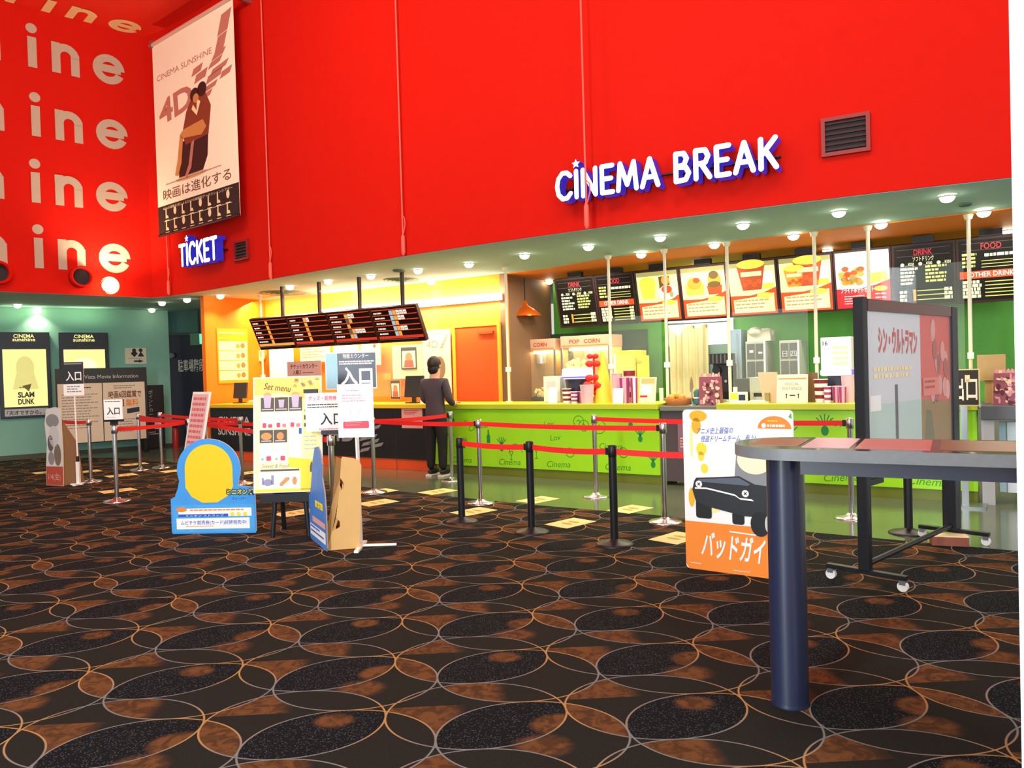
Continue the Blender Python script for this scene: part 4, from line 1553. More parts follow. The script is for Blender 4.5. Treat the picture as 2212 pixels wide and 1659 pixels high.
for x0, x1, kind, lab in bd:
    a, b = c1(x0, 2.55, 1.9), c1(x1, 2.55, 1.9)
    sa, sb = s1(a), s1(b)
    W = sb - sa - .03
    Hb = .76
    t = thing('menu_board', lab, 'menu board', l1((sa + sb) / 2, 1.78, 2.91), L1ANG, group='menu boards hanging over the snack kitchen')
    R = Matrix.Rotation(tilt_b, 4, 'X')
    c = MB()
    c.T = R
    c.box(-W / 2 - .012, W / 2 + .012, 0, .09, -Hb - .02, .02, mat('board_case', '#2a1216', .4))
    c.build('case', t, .004)
    MB().box(-.12, .12, .03, .12, .0, ZS - .03 - 2.91, BLACKM).build('hanger', t)
    s = MB()
    s.T = R
    w = W / 2 - .015
    Z_ = lambda f: -Hb * (1 - f)
    if kind in ('D', 'F'):
        s.rect(-w, Z_(.015), w, Z_(.985), MBK, 0, 1)
        for zz in (.93, .82):
            s.rect(-w * .9, Z_(zz), w * .9, Z_(zz) + .006, mat('menu_thin_line', '#6a5048', emit=.5), 0, 2)
        s.text('DRINK' if kind == 'D' else 'FOOD', 0, Z_(.835), .10, MR, 0, 2, w=W * .30, bold=.01)
        if kind == 'D':
            s.text('ソフトドリンク', 0, Z_(.735), .07, MY, 0, 2, w=W * .34, bold=.01)
            for i in range(3):
                cx = -w * .72 + i * w * .62
                s.disc(cx, Z_(.685), .022, MY, 0, 2)
                s.text('…¥%d' % (250 + 50 * i), cx + .035, Z_(.665), .05, MY, 0, 2, align='L', w=W * .14, bold=.01)
            s.lines(-w * .8, -w * .12, Z_(.63), Z_(.33), 5, MY, 0, 2, .6, .4)
            s.lines(.02, w * .8, Z_(.65), Z_(.35), 5, MYG, 0, 2, .6, .4)
            s.lines(-w * .85, -w * .55, Z_(.25), Z_(.05), 3, MY, 0, 2, .7, .2)
            s.rect(-w * .38, Z_(.07), -w * .28, Z_(.26), M5, 0, 2)
            for i in range(3):
                s.rect(-w * .25, Z_(.08 + .075 * i), w * .86, Z_(.095 + .075 * i), MYG, 0, 2)
            s.lines(w * .68, w * .95, Z_(.27), Z_(.06), 3, MY, 0, 2, .8, .05)
        else:
            s.lines(-w * .9, -w * .4, Z_(.78), Z_(.53), 4, MYG, 0, 2, .6, .2)
            s.lines(-w * .2, w * .9, Z_(.76), Z_(.70), 1, MY, 0, 2, .8, .05)
            for i in range(3):
                s.rect(-w * .3, Z_(.64 - .05 * i), w * .85, Z_(.65 - .05 * i), MYG, 0, 2)
            s.rect(-w * .98, Z_(.37), w * .98, Z_(.49), MORG, 0, 2)
            s.text('OTHER DRINK', 0, Z_(.395), .085, M3, 0, 3, w=W * .66, bold=.01)
            s.lines(-w * .9, -w * .3, Z_(.34), Z_(.05), 5, MY, 0, 2, .85, .15)
            for i in range(5):
                s.rect(-w * .2, Z_(.07 + .058 * i), w * .9, Z_(.085 + .058 * i), MYG, 0, 2)
            s.lines(w * .7, w * .93, Z_(.34), Z_(.05), 5, MY, 0, 2, .8, .05)
    else:
        s.rect(-w, Z_(.015), w, Z_(.985), M1 if kind != 5 else M3, 0, 1)
        zt_r = .40 if kind != 5 else .38
        s.poly([(-w, Z_(.015)), (w, Z_(.015)), (w, Z_(zt_r + .10)), (w * .5, Z_(zt_r + .02)), (-w * .1, Z_(zt_r - .03)), (-w, Z_(zt_r - .02))], MORG if kind != 5 else M7, 0, 2)
        if kind != 5:
            s.poly([(-w * .88, Z_(.05)), (w * .9, Z_(.05)), (w * .9, Z_(zt_r)), (w * .4, Z_(zt_r - .05)), (-w * .88, Z_(zt_r - .10))], M1, 0, 3)
            s.lines(-w * .8, w * .75, Z_(.29), Z_(.09), 3, M5, 0, 4, .4, .3)
            s.lines(-w * .8, w * .75, Z_(.26), Z_(.07), 3, M3, 0, 4, .4, .2)
            s.poly(ellipse(w * .5, Z_(.36), w * .35, .04, 16), M2, 0, 4)
            s.rect(-w, Z_(.90), w, Z_(.985), M6, 0, 2)
        if kind == 1:
            s.poly([(-w * .78, Z_(.45)), (-w * .18, Z_(.45)), (-w * .08, Z_(.74)), (-w * .86, Z_(.74))], M2, 0, 3)
            s.poly(ellipse(-w * .47, Z_(.76), w * .42, .10, 18), M2, 0, 4)
            s.rect(w * .1, Z_(.50), w * .62, Z_(.88), M8, 0, 3)
            s.poly(ellipse(w * .42, Z_(.80), w * .2, .07, 16), M5, 0, 4)
            s.poly(ellipse(w * .5, Z_(.56), w * .46, .11, 20), M3, 0, 4)
            s.poly(ellipse(w * .45, Z_(.62), w * .26, .06, 16), M4, 0, 5)
            s.poly(ellipse(w * .66, Z_(.52), w * .10, .05, 10), M6, 0, 5)
        elif kind == 2:
            s.poly([(-w * .8, Z_(.46)), (w * .0, Z_(.46)), (w * .05, Z_(.66)), (-w * .85, Z_(.66))], M2, 0, 3)
            s.poly(ellipse(-w * .4, Z_(.68), w * .34, .09, 16), M5, 0, 4)
            s.poly(ellipse(-w * .3, Z_(.74), w * .16, .04, 12), M4, 0, 5)
            s.poly(ellipse(w * .52, Z_(.72), w * .3, .12, 18), M5, 0, 3)
            s.poly(ellipse(w * .5, Z_(.82), w * .22, .06, 14), M8, 0, 4)
            s.poly([(w * .22, Z_(.45)), (w * .8, Z_(.45)), (w * .85, Z_(.62)), (w * .16, Z_(.62))], M4, 0, 5)
            s.poly(ellipse(w * .5, Z_(.64), w * .3, .045, 14), M8, 0, 6)
        elif kind in (3, 4):
            for cx, k in (((-.02, 1.3),) if kind == 3 else ((-.42, .9), (.12, 1.25))):
                cx *= w
                s.poly([(cx - .10 * k, Z_(.47)), (cx + .10 * k, Z_(.47)), (cx + .15 * k, Z_(.47) + .27 * k), (cx - .15 * k, Z_(.47) + .27 * k)], M4 if k > 1.0 else M5, 0, 4)
                s.poly(ellipse(cx, Z_(.47) + .28 * k, .15 * k, .05 * k, 16), M2, 0, 5)
                s.rect(cx - .11 * k, Z_(.47) + .15 * k, cx + .11 * k, Z_(.47) + .20 * k, M1, 0, 5)
                for j in range(4):
                    s.disc(cx - .07 * k + .05 * k * j, Z_(.47) + (.06 + .03 * (j % 2)) * k, .028 * k, mat('lit_tomato', '#e05a28', emit=.9), 0, 6)
            s.rect(w * .46, Z_(.48), w * .9, Z_(.80), M3, 0, 3)
            s.rect(w * .46, Z_(.48), w * .9, Z_(.58), M2, 0, 4)
        else:
            random.seed(4)
            for j in range(26):
                s.poly(ellipse(-w * .45 + random.uniform(-.36, .46) * w, Z_(.50) + random.uniform(-.05, .17), .045, .035, 10), (M5, M4, M6)[j % 3], 0, 3)
            random.seed(11)
            s.poly([(w * .3, Z_(.42)), (w * .95, Z_(.46)), (w * .9, Z_(.62)), (w * .3, Z_(.60))], M2, 0, 3)
            s.text('フライドポテトセット', -w * .22, Z_(.29), .08, M3, 0, 4, w=w * 1.25, bold=.02)
            s.lines(-w * .72, w * .1, Z_(.23), Z_(.06), 4, M3, 0, 4, .3, .2)
            s.poly(ellipse(w * .66, Z_(.33), w * .25, .035, 16), M2, 0, 4)
            s.lines(w * .45, w * .85, Z_(.25), Z_(.12), 2, M3, 0, 4, .3, .1)
    s.build('display', t)

# ------------------------------------------------------------------ kitchen light and fittings
for sx_, e_ in ((1.6, 40), (3.6, 46), (5.6, 46), (7.4, 38)):
    area_light('kitchen_light', l1(S0 + sx_, 1.4, ZS - .1), l1(S0 + sx_, 1.45, 0), .9, .25, e_, (1, .93, .72))
area_light('curtain_fill_light', l1(s1(c1(1495, 2, 2.4)), 2.30, ZS - .12), l1(s1(c1(1495, 2, 2.4)), 2.72, 1.2), .8, .1, 34, (1, .95, .78))  # fill light added above the curtain to brighten its front
# pendant lamp
p = c1(1135, 2.45, 1.9)
t = thing('pendant_lamp', 'orange pendant lamp hanging left of the drink board', 'lamp', (p.x, p.y, 2.38))
COP = mat('copper_shade', '#e06a1c', .25, metal=.6)
MB().lathe([(.27, 0), (.26, .03), (.16, .12), (.05, .18), (.03, .26)], COP, n=28).build('shade', t)
MB().cyl((0, 0, .26), (0, 0, ZS - .03 - 2.38), .008, BLACKM, n=8).build('cord', t)
MB().ball((0, 0, .06), .05, LAMPW).build('bulb', t)
# dark lower cladding of the kitchen back wall at left
a, b = s1(c1(1108, 1.8, 2.78)), s1(c1(1400, 1.8, 2.78))
m = MB()
m.T = Matrix.Translation(l1(a, 2.78)) @ Matrix.Rotation(L1ANG, 4, 'Z')
m.box(0, b - a, -.02, .0, 1.0, 2.1, mat('dark_green_cladding', '#2c4a2a', .5))
m.build('trim_1', kind='structure')

# worktop along the back of the kitchen
for bw0, bw1, lab in ((SE + .16, s1(c1(1440, 1, 2.7)) - .06, 'steel worktop along the kitchen back wall under the popcorn machines'), (s1(c1(1532, 1, 2.7)) + .45, s1(c1(2190, 1, 2.0)), 'steel worktop along the kitchen back wall right of the curtain')):
    t = thing('back_worktop', lab, 'worktop', l1(bw0, 2.0), L1ANG)
    MB().box(0, bw1 - bw0, 0, .74, .86, .9, STEEL).build('top', t)
    MB().box(0, bw1 - bw0, .05, .74, 0, .86, mat('grey_cabinet', '#8a8c86', .5)).build('cabinet_body', t)
BW = .9


def onback(px, off=2.3):
    p = c1(px, 1.2, off)
    return Vector((p.x, p.y, BW))


def wpx(px0, px1, off):
    return (c1(px1, 1.2, off) - c1(px0, 1.2, off)).length


def zpx(px, py, off):
    return q1(px, py, off).z


for x0, x1, yt, lab in ((1112, 1200, 733, 'popcorn machine with pink sign, left one behind the person at the counter'), (1212, 1318, 724, 'popcorn machine with pink sign, right one behind the lit bucket')):
    o_ = 2.05
    W = wpx(x0, x1, o_)
    p = onback((x0 + x1) / 2, o_)
    H = zpx((x0 + x1) / 2, yt, o_) - BW
    t = thing('popcorn_machine', lab, 'popcorn machine', p, L1ANG, group='popcorn machines on the back worktop')
    hz = H - .19
    MB().box(-W / 2, W / 2, 0, .5, hz, H, mat('pink_tan_sign', '#e2b296', .5)).build('sign_box', t, .006)
    s = MB()
    s.text('POP   CORN', 0, hz + .065, .09, mat('brick_ink', '#c0402a', .5), 0, 2, w=W * .62, bold=.02)
    s.rect(-W / 2 + .02, hz + .02, W / 2 - .02, hz + .035, ORAP, 0, 1)
    s.build('lettering', t)
    b = MB()
    b.box(-W / 2, W / 2, 0, .5, 0, .12, STEEL)
    for sx in (-W / 2, W / 2 - .03):
        b.box(sx, sx + .03, 0, .03, .12, hz, STEEL)
        b.box(sx, sx + .03, .47, .5, .12, hz, STEEL)
    b.box(-W / 2, W / 2, .46, .48, .12, hz, mat('warm_steel', '#c8a878', .4, metal=.5))
    b.build('frame', t)
    MB().box(-W / 2 + .035, W / 2 - .035, .006, .012, .13, hz, glass('machine_glass', '#fff2d0', .12)).build('glass', t)
    MB().cyl((0, .25, hz - .05), (0, .25, hz - .22), .12, STEEL).build('kettle', t)
    l = MB()
    for k in (-.28, .0, .28):
        l.box(k * W - W * .10, k * W + W * .10, .1, .3, hz - .05, hz - .01, LAMPW)
    l.build('lamp', t)
    pc = MB()
    random.seed(5)
    for i in range(70):
        pc.ball((random.uniform(-W * .42, W * .42), random.uniform(.06, .42), .14 + random.uniform(0, .16)), .035, mat('popcorn', '#f8e6a0', .8), 7)
    pc.build('popcorn_heap', t)['kind'] = 'stuff'
    random.seed(11)
    area_light('machine_lamp', Vector(p) + Vector((0, 0, hz - .03)) + Vector((L1N.x, L1N.y, 0)) * .2, Vector(p) + Vector((L1N.x, L1N.y, 0)) * .2, W * .7, .3, 9, (1, .8, .4))

# yellow dispenser cabinet right of the machines
def cabinet(name, label, cat, px0, px1, pyt, off, depth, m, base=BW, pyb=None):
    W = wpx(px0, px1, off)
    p = c1((px0 + px1) / 2, 1.2, off)
    z1 = zpx((px0 + px1) / 2, pyt, off)
    z0 = base if pyb is None else zpx((px0 + px1) / 2, pyb, off)
    t = thing(name, label, cat, (p.x, p.y, z0), L1ANG)
    MB().box(-W / 2, W / 2, 0, depth, 0, z1 - z0, m).build('body', t, .006)
    return t, W, z1 - z0


YLIT = mat('bright_yellow_plastic', '#ffe02a', .4)
t, W, H = cabinet('popcorn_cabinet', 'bright yellow popcorn warmer cabinet behind the acrylic screen', 'cabinet', 1326, 1374, 757, 2.05, .45, YLIT)
MB().box(-W * .4, W * .4, -.012, -.001, H * .35, H * .92, mat('warm_glow_yellow', '#ffe84a', emit=1.2)).build('lit_window', t)
MB().box(-W * .45, -W * .36, -.03, -.001, .02, H * .95, WHITE).build('handle', t)
MB().box(-W * .48, W * .48, -.02, -.001, .01, H * .26, mat('pale_drawer', '#f5efe0', .5)).build('drawer', t)
t, W, H = cabinet('yellow_box', 'narrow tall yellow box right of the yellow popcorn cabinet', 'box', 1376, 1388, 768, 2.05, .3, YLIT)
MB().box(-W * .5, W * .5, -.006, -.001, H * .85, H * .9, YELL).build('lid_seam', t)

# curtain in the kitchen doorway
ca, cb = s1(c1(1449, 1.5, 2.7)), s1(c1(1532, 1.5, 2.7))
p0 = l1(ca, 2.72)
t = thing('curtain', 'long pale yellow curtain hanging in the kitchen doorway', 'curtain', (p0.x, p0.y, 0), L1ANG)
W = cb - ca
zt = zpx(1495, 702, 2.7)
CUR = mat('pale_yellow_curtain', '#f6e8b4', .8, noise=.05)
cm = MB()
n, kz = 60, 14
vs = []
for j in range(kz + 1):
    f = j / kz
    for i in range(n + 1):
        u = i / n
        sag = .0
        if f > .9:
            sag = -.16 * math.exp(-((u - .22) / .14) ** 2) * (f - .9) / .1 - .05 * math.exp(-((u - .75) / .1) ** 2) * (f - .9) / .1
        vs.append((u * W, -.05 - .035 * math.sin(u * 38) - .02 * math.sin(u * 17 + 1), .25 + (zt - .25) * f + sag))
fs = [(j * (n + 1) + i, j * (n + 1) + i + 1, (j + 1) * (n + 1) + i + 1, (j + 1) * (n + 1) + i) for j in range(kz) for i in range(n)]
cm.add(vs, fs, CUR, True)
cm.build('cloth', t)
MB().cyl((-.06, -.03, zt + .03), (W + .35, -.03, zt + .03), .015, STEEL).build('rod', t)
m = MB()
m.T = Matrix.Translation(l1(ca - .05, 2.775)) @ Matrix.Rotation(L1ANG, 4, 'Z')
m.box(0, W + .42, -.01, 0, zt - .32, zt + .1, mat('doorway_white_glow', '#f2fbff', emit=1.3))
m.box(0, W + .42, -.008, 0, .1, zt - .32, mat('doorway_grey', '#8fa79a', .7))
m.build('doorway_glow_panel', kind='structure')  # glowing strip over a grey panel imitates the bright space behind the doorway

# coffee machine, tall cabinets, ice machine
t, W, H = cabinet('coffee_machine', 'tall black coffee machine beside the curtain on the snack counter', 'coffee machine', 1541, 1578, 786, 1.3, .3, CHAR, CT)
m = MB()
m.box(-W * .62, W * .5, -.1, .25, H, H + .14, mat('dark_hopper', '#2c2c2c', .3))
for i in range(5):
    m.box(-W * .6 + i * W * .23, -W * .56 + i * W * .23, -.105, -.1, H + .01, H + .13, GREYP)
m.build('hopper', t)
MB().cyl((-W * .2, -.02, H * .82), (-W * .2, -.09, H * .82), .055, BLACK).build('dial', t)
MB().box(-W * .04, 0, -.02, 0, H * .1, H * .62, CHROME).build('chrome_strip', t)
MB().cyl((-W * .28, -.01, H * .5), (-W * .28, -.02, H * .5), .02, CHROME).cyl((W * .25, -.01, H * .5), (W * .25, -.02, H * .5), .02, CHROME).build('buttons', t)
MB().box(-W * .55, W * .6, -.14, 0, 0, H * .22, BLACK).build('drip_tray', t)
t, W, H = cabinet('steel_cabinet', 'tall blue grey steel cabinet right of the coffee machine', 'cabinet', 1580, 1603, 712, 2.1, .5, mat('blue_steel', '#9ab4c8', .3, metal=.5))
MB().box(W * .1, W * .2, -.02, -.001, .1, H * .95, CHROME).build('handle', t)
for x0, x1, yt, lab in ((1612, 1655, 737, 'grey glass-door cabinet with four panes, left one'), (1685, 1728, 735, 'grey glass-door cabinet with four panes, right one')):
    t, W, H = cabinet('glass_door_cabinet', lab, 'cabinet', x0, x1, yt, 2.1, .45, mat('grey_white_cabinet', '#a8aca0', .45))
    t['group'] = 'grey glass-door cabinets'
    for i in (0, 1):
        for j in (0, 1):
            MB().box(-W * .42 + i * W * .44, -W * .04 + i * W * .44, -.008, -.001, H * .44 + j * H * .28, H * .68 + j * H * .28, mat('dark_pane', '#55585a', .15)).build('pane', t)
    m = MB()
    if 'left' in lab:
        m.rect(-W * .3, H * .82, -W * .1, H * .86, LGREY, -.008, 1)
        m.rect(W * .15, H * .8, W * .35, H * .83, LGREY, -.008, 1)
    else:
        m.text('日', -W * .22, H * .75, .1, LGREY, -.008, 1)
        m.text('四', W * .22, H * .75, .1, LGREY, -.008, 1)
    m.build('pane_labels', t)
    MB().box(W * .42, W * .5, -.02, -.001, 0, H, WHITE).build('door_edge', t)
    MB().box(-W * .5, W * .42, -.02, -.001, 0, H * .30, STEEL).build('drawer', t)
t, W, H = cabinet('plastic_bag_bundle', 'crumpled pale plastic bag on top of the left glass-door cabinet', 'bag', 1616, 1666, 712, 2.15, .3, mat('bag_core', '#d8d0b8', .6), None, 737)
m = MB()
random.seed(3)
for i in range(9):
    m.ball((random.uniform(-W * .4, W * .4), random.uniform(.02, .25), H * random.uniform(.4, .9)), .09, mat('pale_bag', '#dcd6c0', .5), 10, 1.2, 1, .8)
m.build('folds', t)
random.seed(11)
t, W, H = cabinet('snack_box', 'yellow snack box before the left glass-door cabinet', 'box', 1624, 1651, 783, 1.9, .12, mat('yellow_snack_box', '#f5c520', .5), None, 800)
t.location.z = BW
t, W, H = cabinet('snack_box', 'small white and red snack box right of the yellow one', 'box', 1653, 1678, 790, 1.9, .12, PAPER, None, 805)
MB().rect(W * .0, H * .1, W * .4, H * .6, REDI, 0, 1).rect(-W * .35, H * .2, -W * .1, H * .8, INKB, 0, 1).build('print', t)
t.location.z = BW
# grey counter machine and its dark tray
t, W, H = cabinet('card_printer', 'grey receipt machine on the counter left of the distance sign', 'machine', 1619, 1661, 815, .62, .3, mat('machine_grey', '#a9aca6', .5), CT)
MB().rect(-W * .3, H * .18, W * .42, H * .34, BLACK, 0, 1).build('slot', t)
t, W, H = cabinet('cash_register', 'black cash register screen right of the coffee machine', 'cash register', 1586, 1615, 818, .68, .2, BLACK, CT)
MB().box(-W * .6, W * .6, -.05, .25, 0, .05, CHAR).build('base', t)

# white glowing menu and popcorn bucket displays
GLW = mat('glowing_white_plastic', '#ffffff', emit=1.5)
GLV = mat('violet_rim', '#8a7ae8', emit=.9)


def bucket_display(label, px, off, w, pyt, pym, pyb):
    p = c1(px, CT, off)
    t = thing('lit_bucket_display', label, 'display', (p.x, p.y, CT), L1ANG, group='glowing bucket displays on the snack counter')
    zt, zm, zb = (zpx(px, v, off) - CT for v in (pyt, pym, pyb))
    MB().lathe([(w * .30, 0.0), (w * .36, zb * .5), (w * .42, zb)], mat('dark_blue_bucket', '#2a2e40', .4), n=24).build('bucket', t)
    MB().lathe([(w * .46, zb), (w * .52, zb + (zm - zb) * .25), (w * .50, zm * .97), (w * .44, zm)], GLW, n=28).build('lit_ring', t)
    MB().lathe([(w * .53, zb + .01), (w * .55, zb + .02), (w * .53, zb + .035)], GLV, n=28).build('violet_rim', t)
    h = MB()
    random.seed(9)
    for i in range(40):
        a, r = random.uniform(0, 6.28), w * .36 * math.sqrt(random.random())
        h.ball((r * math.cos(a), r * math.sin(a), zm + (zt - zm) * random.uniform(.0, 1) * (1 - r / w)), .035, mat('popcorn', '#f8e6a0', .8), 7)
    h.build('popcorn_heap', t)['kind'] = 'stuff'
    random.seed(11)


bucket_display('glowing white popcorn bucket display left of the tall yellow cone', 1249, .45, .42, 775, 795, 818)
t, W, H = cabinet('lit_menu_case', 'white glowing menu case with violet rim beside the glass notice case', 'display', 1774, 1840, 728, .64, .3, mat('pale_case', '#e8e6de', .5), None, 806)
t.location.z = zpx(1806, 806, .64)
zc = t.location.z
MB().box(-W * .48, W * .48, -.012, -.001, .03, H * .97, mat('lit_case_front', '#fffbe6', emit=1.15)).build('lit_front', t)
m = MB()
m.text('16', -W * .34, H * .78, .07, INKB, -.012, 2, bold=.02)
for i in range(4):
    m.rect(-W * .1, H * (.22 + .15 * i), W * .42, H * (.30 + .15 * i), M1, -.012, 1)
m.build('print', t)
MB().prism(rrect(-W * .50, -.03, W * .52, .05, .03), -.06, .3, GLW, GLV).build('lit_base', t)
MB().box(-W * .3, W * .3, .02, .25, CT - zc, -.03, mat('dark_blue_bucket', '#2a2e40', .4)).build('pedestal', t)

# tall yellow cone with a red bow column
p = c1(1303, CT, .35)
t = thing('cone_display', 'tall yellow cone standing display with red bows on the snack counter', 'display', (p.x, p.y, CT), L1ANG)
zt = zpx(1290, 762, .35) - CT
MB().lathe([(.13, 0), (.12, .05), (.09, .35), (.03, zt * .92), (.02, zt)], mat('golden_cone', '#ffc93a', .5), n=24).build('cone', t)
m = MB()
RB = mat('red_bow', '#e8241c', .5)
for zz, k in ((.93, .6), (.78, .75), (.50, .8), (.34, 1.1), (.20, .8)):
    z = zt * zz
    for sx in (-1, 1):
        m.ball((-.11 + sx * .07 * k, -.06, z), .085 * k, RB, 10, 1, .6, .7)
    m.ball((-.11, -.08, z), .035 * k, RB, 8)
m.tube([(-.10, -.05, zt * .95), (-.10, -.05, .16)], .015, RB)
m.tube([(-.10, -.05, .16), (-.06, -.03, 0.03)], .015, RB)
m.build('bow_column', t)


# cups, tubs, bags, cards on the counter
def striped_cup(label, px, off, w, h, m1, m2, zbase=CT, group='cups and tubs on the snack counter', horiz=False):
    p = c1(px, zbase, off)
    t = thing('paper_cup', label, 'cup', (p.x, p.y, zbase), L1ANG, group=group)
    b = MB()
    n = 24
    vs, f1, f2 = [], [], []
    kz = 6
    for j in range(kz + 1):
        r = w / 2 * (.8 + .2 * j / kz)
        for i in range(n):
            q = 2 * math.pi * i / n
            vs.append((r * math.cos(q), r * math.sin(q), h * j / kz))
    for j in range(kz):
        for i in range(n):
            k = (j if horiz else i // 3) % 2
            (f1 if k else f2).append((j * n + i, j * n + (i + 1) % n, (j + 1) * n + (i + 1) % n, (j + 1) * n + i))
    o = len(b.v)
    b.add(vs, f1, m1, True)
    b.add(vs, f2, m2, True)
    b.build('cup_wall', t)
    MB().lathe([(w / 2 * .97, h - .004), (w / 2 * 1.04, h), (w / 2 * 1.04, h + .008), (w / 2 * .95, h + .008)], m2, n=24).build('rim', t)
    MB().cyl((0, 0, 0.001), (0, 0, .006), w / 2 * .8, m2, n=24).build('base', t)
    return t


PKC = mat('pink_cup', '#d9a8b8', .5)
MAG = mat('magenta_stripe', '#a8327a', .5)
WPC = mat('white_cup', '#f2e8e8', .5)
BRS = mat('dark_red_stripe', '#7a1c1c', .5)
PLC = mat('plain_pink_tub', '#dcb4bc', .5)
for args in (('white tub with dark rings, left of the magenta cup row', 1225, .22, .13, .19, BRS, WPC), ('magenta striped cup beside the ringed tub', 1241, .15, .10, .15, MAG, WPC), ('second magenta striped cup, left of the plain pink tub', 1257, .2, .09, .15, MAG, PKC), ('plain pale pink tub before the dark bucket', 1269, .12, .19, .24, PLC, PLC),
             ('tall pink tub behind the white card by the pole', 1334, .3, .14, .38, PLC, PKC), ('dark ringed tall tub right of the pole', 1361, .36, .16, .42, BRS, PKC), ('magenta striped tub stack before the acrylic screen', 1350, .16, .14, .33, MAG, PKC), ('magenta striped cup next to the slanted card holder', 1371, .16, .10, .33, MAG, WPC),
             ('white tub with dark rings right of the distance sign', 1774, .25, .15, .26, BRS, WPC), ('magenta striped cup right of the ringed tub by the case', 1788, .16, .08, .18, MAG, WPC), ('magenta and pink cup, third right of the distance sign', 1806, .2, .08, .18, MAG, PKC), ('magenta cup before the dark pedestal', 1820, .15, .09, .18, MAG, PKC), ('plain pink tub right beside the glass notice case frame', 1833, .36, .15, .30, PLC, PLC)):
    striped_cup(*args, horiz='ring' in args[0])
p = c1(1194, CT, .15)
stand_card('price_card', 'white upright card at the left end of the snack counter', 'card', (p.x, p.y, CT), .14, .22, PAPER, L1ANG, None, -.12)
p = c1(1335, CT, .03)
stand_card('price_card', 'white upright card before the tall pink tub', 'card', (p.x, p.y, CT), .14, .2, PAPER, L1ANG, None, -.12)
p = c1(1398, CT, .12)
stand_card('card_holder', 'slanted cream card holder at the end of the left snack counter', 'card', (p.x, p.y, CT), .22, .34, mat('cream_card', '#f0e0b0', .5), L1ANG + .1, lambda q, w, h: [q.rect(-w * .4, h * .75, w * .4, h * .95, mat('olive_card', '#b8a860', .5), -.004, 1), q.rect(-w * .4, h * .35, w * .2, h * .7, PAPER, -.004, 1), q.rect(-w * .45, h * .22, 0, h * .3, REDI, -.004, 1)], -.25)
# pale dispenser behind the cups
t, W, H = cabinet('white_dispenser', 'pale white dispenser box behind the ringed tub', 'dispenser', 1174, 1210, 813, .42, .25, mat('pale_dispenser', '#e4dccf', .5), CT)
MB().rect(-W * .3, H * .5, W * .2, H * .8, LGREY, 0, 1).build('label_plate', t)
# tray of snacks and figure on the flap, patterned gift bag
p = c1(1467, .99, .25)
t = thing('snack_basket', 'brown basket of snacks before the curtain', 'basket', (p.x, p.y, .99), L1ANG)
MB().lathe([(.14, 0), (.18, .09), (.19, .09), (.15, .0)], mat('wicker_brown', '#a8682a', .7, noise=.3, nscale=60), n=24).build('bowl', t)
m = MB()
for i in range(12):
    m.ball((random.uniform(-.12, .12), random.uniform(-.12, .12), .09 + random.uniform(0, .03)), .045, mat('golden_snack', '#d8943a', .6), 8)
m.build('snacks', t)
p = c1(1495, .99, .12)
t = thing('counter_figurine', 'slim silver stand with a small feather-like leaf on the flap', 'ornament', (p.x, p.y, .99), L1ANG)
MB().cyl((0, 0, 0), (0, 0, .012), .06, STEEL).build('foot', t)
MB().cyl((0, 0, .012), (0, 0, .2), .008, STEEL, n=8).build('stem', t)
MB().prism([(-.02, .18), (.0, .16), (.022, .24), (.01, .33), (-.004, .36), (-.02, .27)], -.006, .006, mat('grey_leaf', '#8a7a6a', .5)).build('leaf', t)
p = c1(1507, .99, .25)
t = thing('small_figure', 'small teal and white trinket beside the patterned bag', 'ornament', (p.x, p.y, .99), L1ANG)
m = MB().lathe([(.05, 0), (.06, .05), (.04, .12), (.05, .16), (.02, .2)], mat('teal_trinket', '#3f7a74', .4), n=18)
m.build('body', t)
MB().lathe([(.052, .06), (.05, .10)], WHITE, n=18).build('band', t)


def gift_bag(label, px, off, w, h, z):
    p = c1(px, z, off)
    t = thing('patterned_bag', label, 'bag', (p.x, p.y, z), L1ANG, group='patterned mauve gift bags')
    b = MB()
    M_ = mat('mauve_bag', '#8e4a58', .5)
    vs = [(-w / 2, -.06, 0), (w / 2, -.06, 0), (w / 2, .06, 0), (-w / 2, .06, 0), (-w * .46, -.05, h * .8), (w * .46, -.05, h * .8), (w * .46, .05, h * .8), (-w * .46, .05, h * .8)]
    b.add(vs, [(3, 2, 1, 0), (0, 1, 5, 4), (1, 2, 6, 5), (2, 3, 7, 6), (3, 0, 4, 7), (4, 5, 6, 7)], M_)
    b.build('body', t)
    q = MB()
    random.seed(px)
    for i in range(34):
        q.poly(ellipse(random.uniform(-w * .42, w * .42), random.uniform(h * .05, h * .72), random.uniform(.01, .03), random.uniform(.015, .035), 8, random.uniform(0, 3)), random.choice([mat('rose_blob', '#d89098', .6), mat('wine_blob', '#5a2030', .6), mat('cream_blob', '#e8c8a8', .6)]), -.06, 1 + i % 3)
    q.build('pattern', t)
    c = MB()
    for i in range(7):
        c.poly([(-w * .46 + w * .13 * i, h * .74), (-w * .30 + w * .13 * i, h * .74), (-w * .32 + w * .13 * i, h * .88), (-w * .38 + w * .13 * i + random.uniform(-.03, .03), h * random.uniform(.84, .95)), (-w * .42 + w * .13 * i, h * .88)], random.choice([mat('rose_blob', '#d89098', .6), mat('cream_blob', '#e8c8a8', .6)]), -.02 + .01 * (i % 3), 0)
    c.build('tissue_top', t)
    random.seed(11)


gift_bag('patterned mauve gift bag on the flap beside the coffee machine', 1536, .18, .27, .44, .99)
gift_bag('patterned mauve gift bag on the grey end table by the white pillar', 2178, .12, .26, .40, 1.0)
